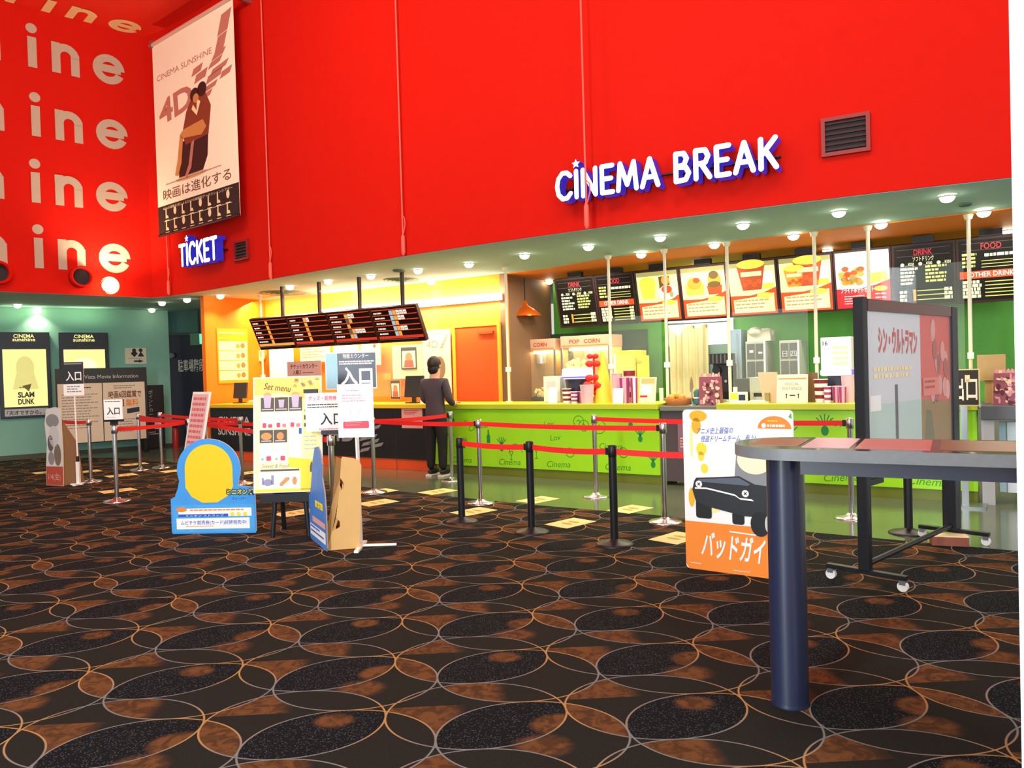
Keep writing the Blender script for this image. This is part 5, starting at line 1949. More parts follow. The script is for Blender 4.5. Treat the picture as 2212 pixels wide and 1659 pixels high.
# small white box with yellow square, pale wrapped item
p = c1(1594, CT, .12)
t = thing('small_box', 'small white box with yellow square on the snack counter', 'box', (p.x, p.y, CT), L1ANG)
MB().box(-.1, .1, 0, .08, 0, .13, PAPER).build('carton', t)
MB().rect(-.09, .04, .0, .12, YELP, 0, 1).rect(.01, .03, .09, .1, INKB, 0, 1).build('print', t)
p = c1(1640, CT, .1)
t = thing('card_tray', 'low cream tray with cards left of the distance sign', 'tray', (p.x, p.y, CT), L1ANG)
MB().box(-.14, .12, -.06, .06, 0, .02, mat('cream_tray', '#e8dca8', .5)).build('tray', t)
MB().box(-.1, .08, -.04, .04, .02, .035, PAPER).build('cards', t)
MB().box(.07, .12, -.03, .03, .02, .12, mat('khaki_box', '#9a8a4a', .5)).build('holder', t)
p = c1(1711, CT, .06)
Wd, Hd = wpx(1677, 1744, .06), zpx(1711, 808, .06) - CT
stand_card('distance_sign', 'cream SOCIAL DISTANCE sign leaning on the snack counter', 'sign', (p.x, p.y, CT), Wd, Hd, mat('cream_sign_card', '#f2e6c4', .6), L1ANG + .05,
           lambda q, w, h: [q.rect(-w * .45, h * .83, w * .45, h * .87, ORAP, -.004, 1), q.text('SOCIAL', 0, h * .62, h * .14, GREYP, -.004, 2, w=w * .46), q.text('DISTANCE', 0, h * .46, h * .14, GREYP, -.004, 2, w=w * .62),
                            q.rect(-w * .08, h * .25, w * .10, h * .29, INKB, -.004, 1), q.disc(-w * .18, h * .30, h * .03, INK, -.004), q.rect(-w * .195, h * .17, -w * .165, h * .27, INK, -.004), q.disc(w * .2, h * .30, h * .03, INK, -.004), q.rect(w * .185, h * .17, w * .215, h * .27, INK, -.004), q.lines(-w * .4, w * .4, h * .12, h * .06, 1, LGREY, -.004, 1)], -.18)
p = c1(1668, CT, .16)
t = thing('paper_bag', 'upright tan paper bag leaning behind the distance sign', 'bag', (p.x, p.y, CT), L1ANG)
MB().add([(-.1, 0, 0), (.06, 0, 0), (.06, .08, 0), (-.1, .08, 0), (-.16, 0, .36), (.05, 0, .36), (.05, .08, .36), (-.16, .08, .36)], [(3, 2, 1, 0), (0, 1, 5, 4), (1, 2, 6, 5), (2, 3, 7, 6), (3, 0, 4, 7), (4, 5, 6, 7)], mat('tan_paper', '#d8bc96', .7)).build('bag_body', t)
p = c1(1752, CT, .3)
t = thing('brown_box', 'dark brown slim box right of the distance sign', 'box', (p.x, p.y, CT), L1ANG)
MB().box(-.06, .06, 0, .1, 0, .34, mat('dark_brown_box', '#6a4a2a', .6)).build('carton', t)
# exit board and cardboard boxes at the right end
p = c1(2082, 1.0, -.22)
t = thing('exit_board', 'black board with white exit characters and thin cream edge', 'sign', (p.x, p.y, 0), L1ANG - .03)
z1_, z0_ = zpx(2090, 797, -.22), zpx(2090, 877, -.22)
W = wpx(2048, 2119, -.22)
MB().box(-W / 2, W / 2, -.012, 0, z0_, z1_, mat('cream_edge', '#d8cc98', .5)).build('frame', t)
m = MB().rect(-W / 2 + .012, z0_ + .012, W / 2 - .012, z1_ - .012, mat('black_olive_board', '#2a2618', .6), -.012, 1)
m.rect(W * .05, z1_ - .13, W * .2, z1_ - .06, CREAM, -.012, 2)
m.text('出口', W * .04, z0_ + .08, .25, mat('white_board_ink', '#f6f0d8', .6), -.012, 2, w=W * .76, bold=.02)
m.build('face', t)
MB().box(-.03, .03, .0, .03, 0, z1_ - .1, STEEL).box(-.18, .18, -.14, .14, 0, .02, STEEL).build('stand', t)
for (x0, x1, yt, yb, off, lab) in ((2128, 2162, 822, 872, .32, 'small closed cardboard box under the large one on the grey table'), (2112, 2174, 766, 818, .30, 'large open cardboard box stacked on the grey table')):
    W = wpx(x0, x1, off)
    p = c1((x0 + x1) / 2, 1.0, off)
    zb_, zt_ = (1.0, zpx((x0 + x1) / 2, yt, off) + .0) if yt > 800 else (0, 0)
    if yt > 800:
        small_top = zt_
    else:
        zb_, zt_ = small_top, zpx((x0 + x1) / 2, yt, off)
    t = thing('cardboard_box', lab, 'box', (p.x, p.y, zb_), L1ANG, group='cardboard boxes on the grey end table')
    MB().box(-W / 2, W / 2, 0, .28, 0, zt_ - zb_, BOXC).build('carton', t, .004)
    if yt < 800:
        MB().add([(W / 2, 0, zt_ - zb_), (W / 2, .28, zt_ - zb_), (W / 2 + .11, .28, zt_ - zb_ - .12), (W / 2 + .11, 0, zt_ - zb_ - .12)], [(0, 1, 2, 3), (3, 2, 1, 0)], BOXC).build('flap', t)
    else:
        MB().rect(-W * .05, 0, W * .05, zt_ - zb_, mat('tan_tape', '#c8a878', .4), 0, 1).build('tape', t)
# ------------------------------------------------------------------ barrier posts and belts
def make_post(label, p, metal, group, square=False, h=.95, head=None):
    t = thing('barrier_post', label, 'barrier post', (p.x, p.y, 0), 0, group=group)
    if square:
        m = MB()
        m.add([(-.15, -.15, 0), (.15, -.15, 0), (.15, .15, 0), (-.15, .15, 0), (-.03, -.03, .035), (.03, -.03, .035), (.03, .03, .035), (-.03, .03, .035)], [(3, 2, 1, 0), (0, 1, 5, 4), (1, 2, 6, 5), (2, 3, 7, 6), (3, 0, 4, 7), (4, 5, 6, 7)], metal)
        m.build('base', t, .003)
    else:
        MB().lathe([(.16, 0), (.16, .008), (.14, .018), (.06, .03), (.035, .05)], metal, n=32).build('base', t)
    MB().cyl((0, 0, .02), (0, 0, h - .1), .026 if metal is not BLACKM else .034, metal, n=20).build('tube', t)
    MB().lathe([(.033, h - .1), (.036, h - .095), (.036, h - .01), (.03, h), (.001, h)], head or metal, n=20).build('belt_head', t)
    return t


POSTS = {}
first_s = first_b = None
sil = [('s1', 197, 1041, 'silver barrier post left of the white entrance sign post, before the notice board'), ('s2', 253, 1083, 'silver barrier post that carries the small white entrance sign'), ('s3', 303, 1015, 'silver barrier post at the right edge of the wide notice board'),
       ('s4', 350, 1010, 'silver barrier post before the black notice stand'), ('s5', 412, 1050, 'silver barrier post behind the leaning pink price stand'), ('s6', 524, 1045, 'silver barrier post at the left end of the ticket counter'),
       ('s7', 722, 1161, 'silver barrier post carrying the large white entrance sign, behind the cardboard back'), ('s8', 809, 1064, 'silver barrier post right of the white poster stand'), ('s9', 977, 1038, 'silver barrier post beside the person at the counter'),
       ('s10', 1039, 1087, 'silver barrier post before the left end of the green counter'), ('s11', 1288, 1073, 'silver barrier post on the tiles with its foot reflected, mid green counter'), ('s12', 1437, 1128, 'silver barrier post left of the orange and white movie sign'), ('s13', 1840, 1119, 'silver barrier post behind the left frame post of the glass notice case')]
for k, px, py, lab in sil:
    p = atz(px, py)
    POSTS[k] = p
    if first_s is None:
        first_s = make_post(lab, p, CHROME, 'silver barrier posts with red belts')
    else:
        dup(first_s, p, None, lab)
for k, px, py, lab in [('b1', 998, 1127, 'black barrier post near the person at the counter, leftmost of the black ones'), ('b2', 1149, 1150, 'black barrier post in the middle of the lobby, second from the left'), ('b3', 1328, 1176, 'black barrier post nearest the orange and white movie sign'),
                       ('b4', 1963, 1152, 'black barrier post seen under the table, right of the case leg'), ('b5', 1600, 1200, 'black barrier post hidden behind the orange and white movie sign')]:
    p = atz(px, py)
    POSTS[k] = p
    if first_b is None:
        first_b = make_post(lab, p, BLACKM, 'black barrier posts with red belts', h=.84)
    else:
        dup(first_b, p, None, lab)


def belt(a, b, label, z0=.90, z1=.90, sag=.015):
    A, B = (POSTS[a] if isinstance(a, str) else a), (POSTS[b] if isinstance(b, str) else b)
    d = (B - A).normalized()
    ra = .036
    A2, B2 = A + d * ra, B - d * ra
    L = (B2 - A2).length
    t = thing('barrier_belt', label, 'belt', (A2.x, A2.y, z0), math.atan2(d.y, d.x), group='red barrier belts')
    vs, fs, n = [], [], 12
    for i in range(n + 1):
        u = i / n
        z = (z1 - z0) * u - sag * 4 * u * (1 - u)
        for yy in (-.0015, .0015):
            vs += [(u * L, yy, z - .025), (u * L, yy, z + .025)]
    for i in range(n):
        k = i * 4
        fs += [(k, k + 4, k + 5, k + 1), (k + 3, k + 7, k + 6, k + 2), (k + 1, k + 5, k + 7, k + 3), (k + 2, k + 6, k + 4, k)]
    fs += [(0, 1, 3, 2), (n * 4 + 2, n * 4 + 3, n * 4 + 1, n * 4)]
    MB().add(vs, fs, BELT).build('webbing', t)
    MB().box(L - .03, L, -.005, .005, z1 - z0 - .03, z1 - z0 + .03, BLACKM).build('end_clip', t)


belt('s4', 's6', 'red belt stretched before the dark door to the ticket counter')
belt('s3', 's5', 'red belt from the notice board post behind the leaning pink stand')
belt('s2', 's5', 'red belt from the small white entrance sign toward the right')
belt('s5', 's7', 'red belt passing behind the yellow menu stand')
belt('s3', 's8', 'long upper red belt along the ticket counter front', .84, .86, .03)
belt('s1', atz(122, 1032), 'short red belt at the far left before the cream notice sheet')
belt('s8', 's9', 'upper red belt right of the white poster before the black counter')
belt('s8', 's10', 'lower red belt right of the white poster before the black counter')
belt('s10', 's12', 'lower red belt across the green counter left of the movie sign')
belt('s11', 's13', 'upper red belt across the green counter behind the movie sign')
belt('b1', 'b2', 'front red belt at the left, between black posts', .785, .785)
belt('b2', 'b3', 'front red belt in the middle, between black posts', .785, .785)
belt('b3', 'b5', 'front red belt running behind the orange and white movie sign', .785, .785)

# floor stickers
STK = mat('cream_floor_sticker', '#f5dc90', .6)
STI = mat('ochre_sticker_ink', '#b89838', .6)
u_ = Vector((.31, .29, 0)).normalized()
fs0 = None
st_px = [(1232, 1130, 'cream floor sticker between two black posts, nearest the viewer'), (1023, 1105, 'cream floor sticker at the foot of the leftmost black post'), (946, 1062, 'cream floor sticker on the tiles below the person'), (1162, 1080, 'cream floor sticker on the tiles behind the middle black post'),
         (1362, 1100, 'cream floor sticker on the tiles right of the nearest black post'), (1462, 1162, 'cream floor sticker half hidden by the orange movie sign'), (817, 1062, 'cream floor sticker at the foot of the post by the ticket counter'), (815, 1086, 'cream floor sticker right of the cardboard back'),
         (640, 1108, 'cream floor sticker seen under the menu stand'), (254, 1060, 'cream floor sticker right behind the small entrance sign post'), (262, 1027, 'cream floor sticker before the notice board'), (290, 1003, 'cream floor sticker near the notice board leg'), (379, 1017, 'cream floor sticker left of the leaning pink stand'),
         (186, 1019, 'cream floor sticker behind the thin entrance pole'), (104, 1020, 'cream floor sticker at far left behind the photo standee'), (534, 1022, 'cream floor sticker before the ticket counter left end')]
for px, py, lab in st_px:
    p = atz(px, py)
    if fs0 is None:
        fs0 = thing('floor_sticker', lab, 'sticker', (p.x, p.y, 0.001), math.atan2(u_.y, u_.x), group='cream queue stickers on the floor')
        MB().box(-.21, .21, -.148, .148, 0, .002, STK).build('sheet', fs0)
        m = MB()
        m.T = Matrix.Rotation(-math.pi / 2, 4, 'X')
        for dx in (-.05, .05):
            m.poly(ellipse(dx, 0, .028, .07, 14), STI, .0, 3)
        m.build('footprints', fs0)
    else:
        dup(fs0, (p.x, p.y, 0.001), None, lab)

# ------------------------------------------------------------------ signs on posts
p = POSTS['s2']
t = thing('entrance_sign', 'small white entrance sign on top of a silver barrier post', 'sign', (p.x, p.y, .955), 0)
MB().box(-.04, .04, -.02, .02, 0, .05, BLACKM).box(-.12, .12, -.02, .015, .045, .07, BLACKM).build('holder', t)
MB().box(-.115, .115, -.008, 0, .07, .32, PAPER).build('plate', t)
MB().text('入口', 0, .14, .10, INK, -.008, 2, w=.16, bold=.02).lines(-.1, .1, .30, .28, 1, INK, -.008, 1).lines(-.09, .06, .10, .09, 1, GREYP, -.008, 1).build('lettering', t)

p = atz(170, 1047)
t = thing('entrance_pole_sign', 'tall thin pole with dark and white entrance sign at the left', 'sign', (p.x, p.y, 0), .05)
sc_ = p.y / FPX
MB().box(-.11, .06, -.02, .02, 0, .02, WHITE).box(-.02, .02, -.14, .14, 0, .02, WHITE).box(-.022, .022, -.022, .022, .02, .34, WHITE).build('base', t)
MB().cyl((0, 0, .34), (-.01, 0, 1.36), .011, WHITE, n=10).cyl((0, 0, .33), (0, 0, .42), .02, BLACKM, n=10).build('pole', t)
MB().box(-.15, .14, -.02, -.008, 1.31, 1.80, PAPER).build('plate', t)
m = MB().rect(-.15, 1.48, .14, 1.80, mat('grey_black_print', '#2a2c30', .6), -.02, 1).rect(-.13, 1.765, .12, 1.785, GREYP, -.02, 2)
m.text('入口', 0, 1.54, .15, PAPER, -.02, 2, w=.22, bold=.02).lines(-.1, .12, 1.45, 1.34, 3, GREYP, -.02, 2, .4)
m.build('lettering', t)

# large white entrance sign on the post behind the cardboard back
p = POSTS['s7']
t = thing('entrance_sign', 'large white entrance sign with red goods text on a silver post', 'sign', (p.x, p.y, .955), 0)
MB().box(-.05, .05, -.02, .02, 0, .03, BLACKM).box(-.08, .1, -.03, .02, .0, .04, BLACKM).build('holder', t)
MB().box(-.22, .2, -.022, -.012, .03, .385, PAPER).build('plate', t)
m = MB().text('グッズ・前売券', -.06, .318, .045, PINKI, -.022, 2, w=.26, bold=.01)
m.text('前売券', .045, .318, .045, REDI, -.022, 2, w=.001)
m.lines(-.2, .18, .28, .235, 2, INK, -.022, 2, .35)
m.text('入口', .02, .10, .12, INKB, -.022, 2, w=.21, bold=.015)
m.lines(-.1, .18, .055, .04, 1, PINKI, -.022, 2)
m.build('lettering', t)
MB().box(-.23, -.10, -.03, -.008, .385, .42, CHAR).build('clip', t)

# large black entrance sign on its own stand
p = aty(779, 1120, 7.8)
t = thing('entrance_stand', 'large black and white entrance sign standing behind the white poster', 'sign', (p.x, p.y, 0), 0)
s_ = 7.8 / FPX
cx = -9 * s_ + .0
z1_, z0_ = aty(770, 760, 7.8).z, aty(770, 840, 7.8).z
hw = 55 * s_
MB().cyl((0, 0, .01), (0, 0, z0_ + .1), .012, WHITE, n=10).build('pole', t)
MB().cyl((0, 0, 0), (0, 0, .015), .11, CHAR, n=24).build('base', t)
MB().box(cx - hw, cx + hw, -.03, -.014, z0_, z1_, PAPER).build('plate', t)
hh = z1_ - z0_
m = MB().rect(cx - hw * .52, z0_ + .012, cx + hw * .97, z1_ - .012, mat('blue_black_print', '#232a3a', .3), -.03, 1)
m.rect(cx - hw * .97, z0_ + .012, cx - hw * .52, z1_ - .012, SHEENP, -.03, 1)  # pale blue strip paints the glossy reflection on the board's left side
m.text('物販カウンター', cx + hw * .2, z0_ + hh * .84, .05, PAPER, -.03, 2, w=hw * 1.0, bold=.01)
m.lines(cx - hw * .45, cx + hw * .95, z0_ + hh * .76, z0_ + hh * .64, 2, PAPER, -.03, 2, .6, .1)
m.text('入口', cx + hw * .22, z0_ + hh * .16, .19, PAPER, -.03, 2, w=hw * 1.25, bold=.03)
m.build('lettering', t)

# white poster on a pole stand
p = aty(779, 1174, 6.62)
t = thing('poster_stand', 'white poster with pink button on a thin white pole stand', 'sign stand', (p.x, p.y, 0), 0)
s_ = 6.62 / FPX
MB().box(-.016, .016, -.02, .02, .02, .27, WHITE).build('sleeve', t)
MB().box(0, .31, -.009, .009, .012, .03, WHITE).box(-.018, .018, -.2, .2, 0, .02, WHITE).build('base', t)
MB().cyl((0, 0, .27), (-.01, 0, 1.0), .009, WHITE, n=10).build('pole', t)
z1_, z0_ = aty(777, 829, 6.62).z, aty(777, 944, 6.62).z
w2 = 38.5 * s_
MB().box(-w2, w2, -.022, -.010, z0_, z1_, mat('cool_white_board', '#fbfcff', .5)).build('plate', t)
hh = z1_ - z0_
m = MB().lines(-w2 * .5, w2 * .4, z0_ + hh * .88, z0_ + hh * .85, 1, GREYP, -.022, 1)
m.lines(-w2 * .75, w2 * .8, z0_ + hh * .80, z0_ + hh * .64, 3, mat('faint_pink_print', '#d8a8b8', .6), -.022, 1, .4)
m.poly([(-w2 * .3, z0_ + hh * .36), (w2 * .1, z0_ + hh * .36), (w2 * .3, z0_ + hh * .56), (w2 * .24, z0_ + hh * .56), (w2 * .06, z0_ + hh * .38), (-w2 * .26, z0_ + hh * .38), (-w2 * .28, z0_ + hh * .56), (-w2 * .36, z0_ + hh * .56)], mat('faint_violet_print', '#dcd4f0', .6), -.022, 1)
m.poly(rrect(-w2 * .72, z0_ + hh * .17, w2 * .72, z0_ + hh * .30, .01), CORAL, -.022, 1)
m.lines(-w2 * .6, w2 * .6, z0_ + hh * .28, z0_ + hh * .20, 2, PINKP, -.022, 2, .3)
m.build('print', t)

# ------------------------------------------------------------------ standees
# left standee with brown side wing
p = aty(120, 1048, 11.25)
t = thing('photo_standee', 'grey photo standee with red base and brown cardboard back, far left', 'standee', (p.x, p.y, 0), -.35)
o_ = [(-.17, 0), (.17, 0), (.19, .5), (.18, .9), (.19, 1.13), (.05, 1.15), (-.12, 1.12), (-.16, .9), (-.13, .6), (-.16, .3)]
MB().prism(o_, -.01, .0, mat('grey_white_photo', '#d8d6d0', .5), KRAFT).build('board', t)
m = MB()
m.poly([(-.165, 0.005), (.165, 0.005), (.175, .28), (-.155, .28)], mat('brick_red_print', '#b84a34', .6), -.01, 1)
m.text('1/4(金)', 0, .09, .11, PINKP, -.01, 3, w=.24)
for (x, z, a, b, mm) in ((0, .95, .13, .10, GREYP), (.02, .72, .10, .16, LGREY), (-.05, .62, .06, .12, mat('dark_grey_photo', '#5a5a58', .6)), (.08, .45, .07, .16, mat('brown_grey_photo', '#7a6a58', .6)), (-.05, .4, .06, .10, GREYP)):
    m.poly(ellipse(x, z, a, b, 16), mm, -.01, 1 + (z < .8))
m.build('photo', t)
MB().add([(.16, .0, 0), (.20, .32, 0), (.185, .24, .6), (.17, .02, .95), (.165, .0, 1.05)], [(0, 1, 2, 3, 4), (4, 3, 2, 1, 0)], mat('brown_board', '#8a6a48', .8)).build('wing', t)

# blue movie standee, plain yellow shape
pL, pR = atz(375, 1153), atz(553, 1150)
W = (pR - pL).length
t = thing('blue_standee', 'blue movie standee with a plain yellow shape and price strips', 'standee', (pL + pR) / 2, ang(pL, pR), group=None)
k = W / .78
out = [(-.39, .0), (.39, 0), (.40, .02), (.40, .44), (.24, .46)] + [(.30 * math.cos(a) - .03, .62 + .30 * math.sin(a)) for a in [math.radians(x) for x in range(-20, 201, 10)]] + [(-.33, .44), (-.36, .36), (-.40, .34), (-.40, .02)]
out = [(x * k, z) for x, z in out]
MB().prism(out, -.012, .0, BLUEP, PAPER).build('board', t)
m = MB()
m.poly([(x * k, z) for x, z in ellipse(-.03, .63, .225, .235, 20, 0, math.pi) + [(-.255, .45), (-.2, .36), (-.1, .30), (.04, .30), (.14, .36), (.195, .45)]], mat('standee_yellow', '#f8d014', .5), -.012, 1)
m.poly([(x * k, z) for x, z in rrect(-.385, .015, .385, .28, .03)], mat('blue_sea_print', '#4aa8ea', .6, noise=.2, nscale=12), -.012, 1)
m.rect(-.33 * k, .165, .36 * k, .245, PAPER, -.012, 2)
m.lines(-.22 * k, .3 * k, .235, .205, 1, ORAP, -.012, 3, .4)
m.poly(ellipse(-.30 * k, .235, .055, .022, 16), ORAP, -.012, 3)
m.rect(-.33 * k, .165, .14 * k, .19, BLUED, -.012, 3)
m.text('ミニオン ストラップ', -.08 * k, .168, .02, PAPER, -.012, 4, w=.36 * k)
for i in range(3):
    m.disc((.18 + i * .06) * k, .185, .02, YELP, -.012, 4)
m.rect(-.35 * k, .045, .34 * k, .15, PAPER, -.012, 2)
m.text('ムビチケ前売券(カード)好評発売中!', 0, .09, .045, BLUED, -.012, 3, w=.62 * k, bold=.01)
m.lines(-.26 * k, .1 * k, .075, .06, 1, ORAP, -.012, 3)
m.text('ミニオンズ', .26 * k, .375, .066, INK, -.012, 3, w=.27 * k, bold=.10)
m.text('ミニオンズ', .26 * k, .377, .06, YELP, -.012, 5, w=.25 * k, bold=.02)
m.text('フィーバー', .25 * k, .325, .03, BLUED, -.012, 3, w=.14 * k, bold=.02)
m.build('print', t)
MB().add([(.1, .001, .0), (.14, .28, 0), (.1, .001, .55)], [(0, 1, 2), (2, 1, 0)], KRAFT).build('easel_wing', t)

# leaning narrow pink price stand behind it
p = aty(402, 1078, 9.35)
t = thing('leaning_price_stand', 'narrow white framed stand with pink print leaning behind the blue standee', 'sign stand', (p.x, p.y, 0), -.78)
lean = -.19
m = MB()
m.T = Matrix.Rotation(lean, 4, 'X')
m.box(-.25, .25, -.02, .0, .06, 1.36, WHITE)
m.build('frame', t, .004)
m = MB()
m.T = Matrix.Rotation(lean, 4, 'X')
m.rect(-.215, .10, .215, 1.33, mat('pale_pink_print', '#e8b8b4', .6), -.02, 1)
m.lines(-.19, .19, 1.29, .2, 16, mat('rose_print', '#d86a70', .6), -.02, 2, .5, .1)
m.build('print', t)
m = MB()
for sx in (-.22, .22):
    m.cyl((sx, .26, .0), (sx, .18, 1.0), .012, STEEL, n=8)
    m.box(sx - .02, sx + .02, -.03, .03, 0, .065, BLACKM)
m.build('back_legs', t)

# menu stand
p = aty(628, 1148, 7.15)
t = thing('menu_stand', 'yellow set menu board standing on black easel legs', 'menu stand', (p.x, p.y, 0), .02)
s_ = 7.2 / FPX
z0_, z1_ = aty(628, 1061, 7.2).z, aty(632, 812, 7.32).z
hw = 74 * s_
lean = -.10
R = Matrix.Translation((0, -.02, z0_)) @ Matrix.Rotation(lean, 4, 'X')
H = z1_ - z0_
m = MB()
m.T = R
m.box(-hw, hw, -.02, 0, 0, H, WHITE)
m.build('board', t, .004)
for nm, ys, in (('front_leg', 0), ('back_leg', .5)):
    for sx in (-1, 1):
        l = MB()
        if ys == 0:
            l.T = None
            a0, b0 = (sx * .17, .0, 0), (sx * .13, .03, z0_ + .06)
        else:
            a0, b0 = (sx * .17, .40, 0), (sx * .13, .12, z0_ + .7)
        l.cyl(a0, b0, .022, BLACKM, n=10)
        l.build('leg', t)
l = MB().box(-hw * .85, hw * .85, -.015, .02, z0_ - .09, z0_ - .01, BLACKM).box(-.13, .13, .03, .06, z0_ - .02, z0_ + .1, BLACKM)
l.build('crossbar', t)
m = MB()
m.T = R
w = hw - .012
F = lambda f: H * f
m.rect(-w, F(.01), w, F(.99), mat('pale_yellow_menu', '#fdf6c0', .5), -.02, 1)
m.poly([(-w, F(.84)), (-w * .2, F(.86)), (w * .4, F(.80)), (w, F(.83)), (w, F(.99)), (-w, F(.99))], mat('golden_menu_top', '#f6d868', .5), -.02, 2)
m.text('Set menu', -w * .32, F(.88), .085, BROWNI, -.02, 4, w=w * .8, rot=-.14, shear=.2)
random.seed(2)
for i in range(16):
    m.poly(ellipse(w * random.uniform(-.1, .95), F(random.uniform(.90, .975)), .022, .014, 8, random.uniform(0, 3), 6.3 + random.uniform(0, 3)), random.choice([mat('popcorn_tan', '#d8b460', .6), CREAM]), -.02, 3)
random.seed(11)
m.rect(-w, F(.01), w * .98, F(.03), YELP, -.02, 2)
m.poly([(w * .38, F(.02)), (w * .98, F(.02)), (w * .98, F(.27)), (w * .02, F(.30)), (w * .02, F(.22)), (w * .38, F(.2))], YELP, -.02, 2)
PGR = mat('grey_menu_tile', '#5e5650', .6)
LPU = mat('lilac_cup', '#c8b8d0', .5)
for i, x in enumerate((-.80, -.38, .04)):
    x *= w
    m.rect(x, F(.70), x + w * .40, F(.82), PGR, -.02, 3)
    cw = w * (.12 if i != 1 else .09)
    zt = .87 if i != 1 else .83
    m.poly([(x + w * .2 - cw * .75, F(.73)), (x + w * .2 + cw * .75, F(.73)), (x + w * .2 + cw, F(zt - .03)), (x + w * .2 - cw, F(zt - .03))], LPU, -.02, 4)
    m.poly(ellipse(x + w * .2, F(zt - .03), cw, .028, 16), mat('popcorn_tan', '#d8b460', .6), -.02, 3)
    m.rect(x + w * .03, F(.712), x + w * .37, F(.722), LGREY, -.02, 5)
    m.rect(x, F(.55), x + w * .40, F(.695), PAPER, -.02, 3)
    m.poly(rrect(x + w * .05, F(.56), x + w * .16, F(.60), .008), CORAL, -.02, 4)
    m.poly(rrect(x + w * .22, F(.56), x + w * .34, F(.59), .008), mat('rose_icon', '#e88a80', .6) if i else CORAL, -.02, 4)
for i, x in enumerate((-.84, -.42)):
    x *= w
    m.rect(x, F(.43), x + w * .40, F(.54), PGR, -.02, 3)
    m.poly(ellipse(x + w * .2, F(.485), w * (.16 if i == 0 else .11), F(.033), 18), mat('bread_tan', '#d89a58', .6), -.02, 4)
    m.rect(x + w * .05, F(.44), x + w * .35, F(.45), LGREY, -.02, 5)
    m.rect(x, F(.265), x + w * .40, F(.425), PAPER, -.02, 3)
    m.poly(rrect(x + w * .2, F(.275), x + w * .34, F(.315), .008), CORAL, -.02, 4)
    m.disc(x + w * .08, F(.29), .012, mat('teal_icon', '#8ac8c0', .6), -.02, 4)
m.rect(w * .04, F(.30), w * .40, F(.54), PAPER, -.02, 3)
m.poly([(w * .34, F(.50)), (w * .42, F(.50)), (w * .42, F(.55)), (w * .34, F(.55))], BLUED, -.02, 4)
m.rect(w * .46, F(.30), w * .98, F(.80), mat('light_yellow_menu', '#fbf4a8', .5), -.02, 2)
m.rect(w * .5, F(.62), w * .62, F(.66), PGR, -.02, 3).rect(w * .5, F(.56), w * .62, F(.59), PGR, -.02, 3).rect(w * .5, F(.69), w * .7, F(.71), mat('teal_icon', '#8ac8c0', .6), -.02, 3)
m.lines(w * .5, w * .95, F(.48), F(.34), 4, LGREY, -.02, 3, .3)
m.text('Sweet & Food', -w * .38, F(.215), .05, mat('tan_ink', '#b89868', .6), -.02, 3, w=w * .8, shear=.2)
m.rect(-w * .82, F(.185), w * .34, F(.20), PGR, -.02, 3)
m.rect(-w * .86, F(.04), w * .36, F(.18), PAPER, -.02, 3)
m.poly(ellipse(-w * .60, F(.09), w * .14, F(.03), 14), mat('lilac_grey', '#9a98b8', .6), -.02, 4)
m.rect(-w * .78, F(.07), -w * .72, F(.13), mat('lilac_grey', '#9a98b8', .6), -.02, 4).rect(-w * .5, F(.07), -w * .42, F(.15), mat('lilac_grey', '#9a98b8', .6), -.02, 4)
m.poly([(-w * .25, F(.06)), (-w * .18, F(.055)), (w * .04, F(.11)), (w * .05, F(.13)), (-.02, F(.13)), (-w * .24, F(.08))], mat('bread_tan', '#d89a58', .6), -.02, 4)
m.poly(ellipse(w * .2, F(.10), w * .07, F(.035), 14), mat('bread_tan', '#d89a58', .6), -.02, 4)
m.poly([(w * .66, F(.17)), (w * .76, F(.17)), (w * .76, F(.22)), (w * .72, F(.26)), (w * .70, F(.26)), (w * .66, F(.22))], PGR, -.02, 4)
m.build('print', t)

# standee seen from behind, kraft easel wing
pA, pB = Vector((-1.90, 7.1, 0)), Vector((-1.60, 6.5, 0))
t = thing('cardboard_standee', 'blue standee turned away, showing its tan cardboard easel wing', 'standee', (pA + pB) / 2, ang(pA, pB))
W = (pB - pA).length
o_ = [(-W / 2 + .03, 0), (W / 2 - .02, 0), (W / 2, .03), (W / 2, .36), (W / 2 - .03, .50), (W / 2 - .10, .62), (W / 2 - .08, .74), (W / 2 - .14, .84), (W / 2 - .22, .88), (-.02, .86), (-.12, .74), (-.2, .56), (-W / 2 + .06, .42), (-W / 2, .40), (-W / 2, .03)]
MB().prism(o_, -.012, .0, mat('blue_standee_print', '#4a86d8', .5, noise=.25, nscale=7), mat('grey_kraft_back', '#9a8f80', .8)).build('board', t)
m = MB().rect(-W * .45, .05, W * .45, .15, PAPER, -.012, 1).lines(-W * .42, W * .42, .14, .06, 2, BLUED, -.012, 2, .4).rect(-W * .3, .18, W * .45, .23, PINKP, -.012, 1).rect(-W * .1, .33, W * .35, .39, YELP, -.012, 2)
m.text('ミニ', W * .12, .34, .04, INKB, -.012, 3, w=.16, bold=.02)
m.build('print', t)
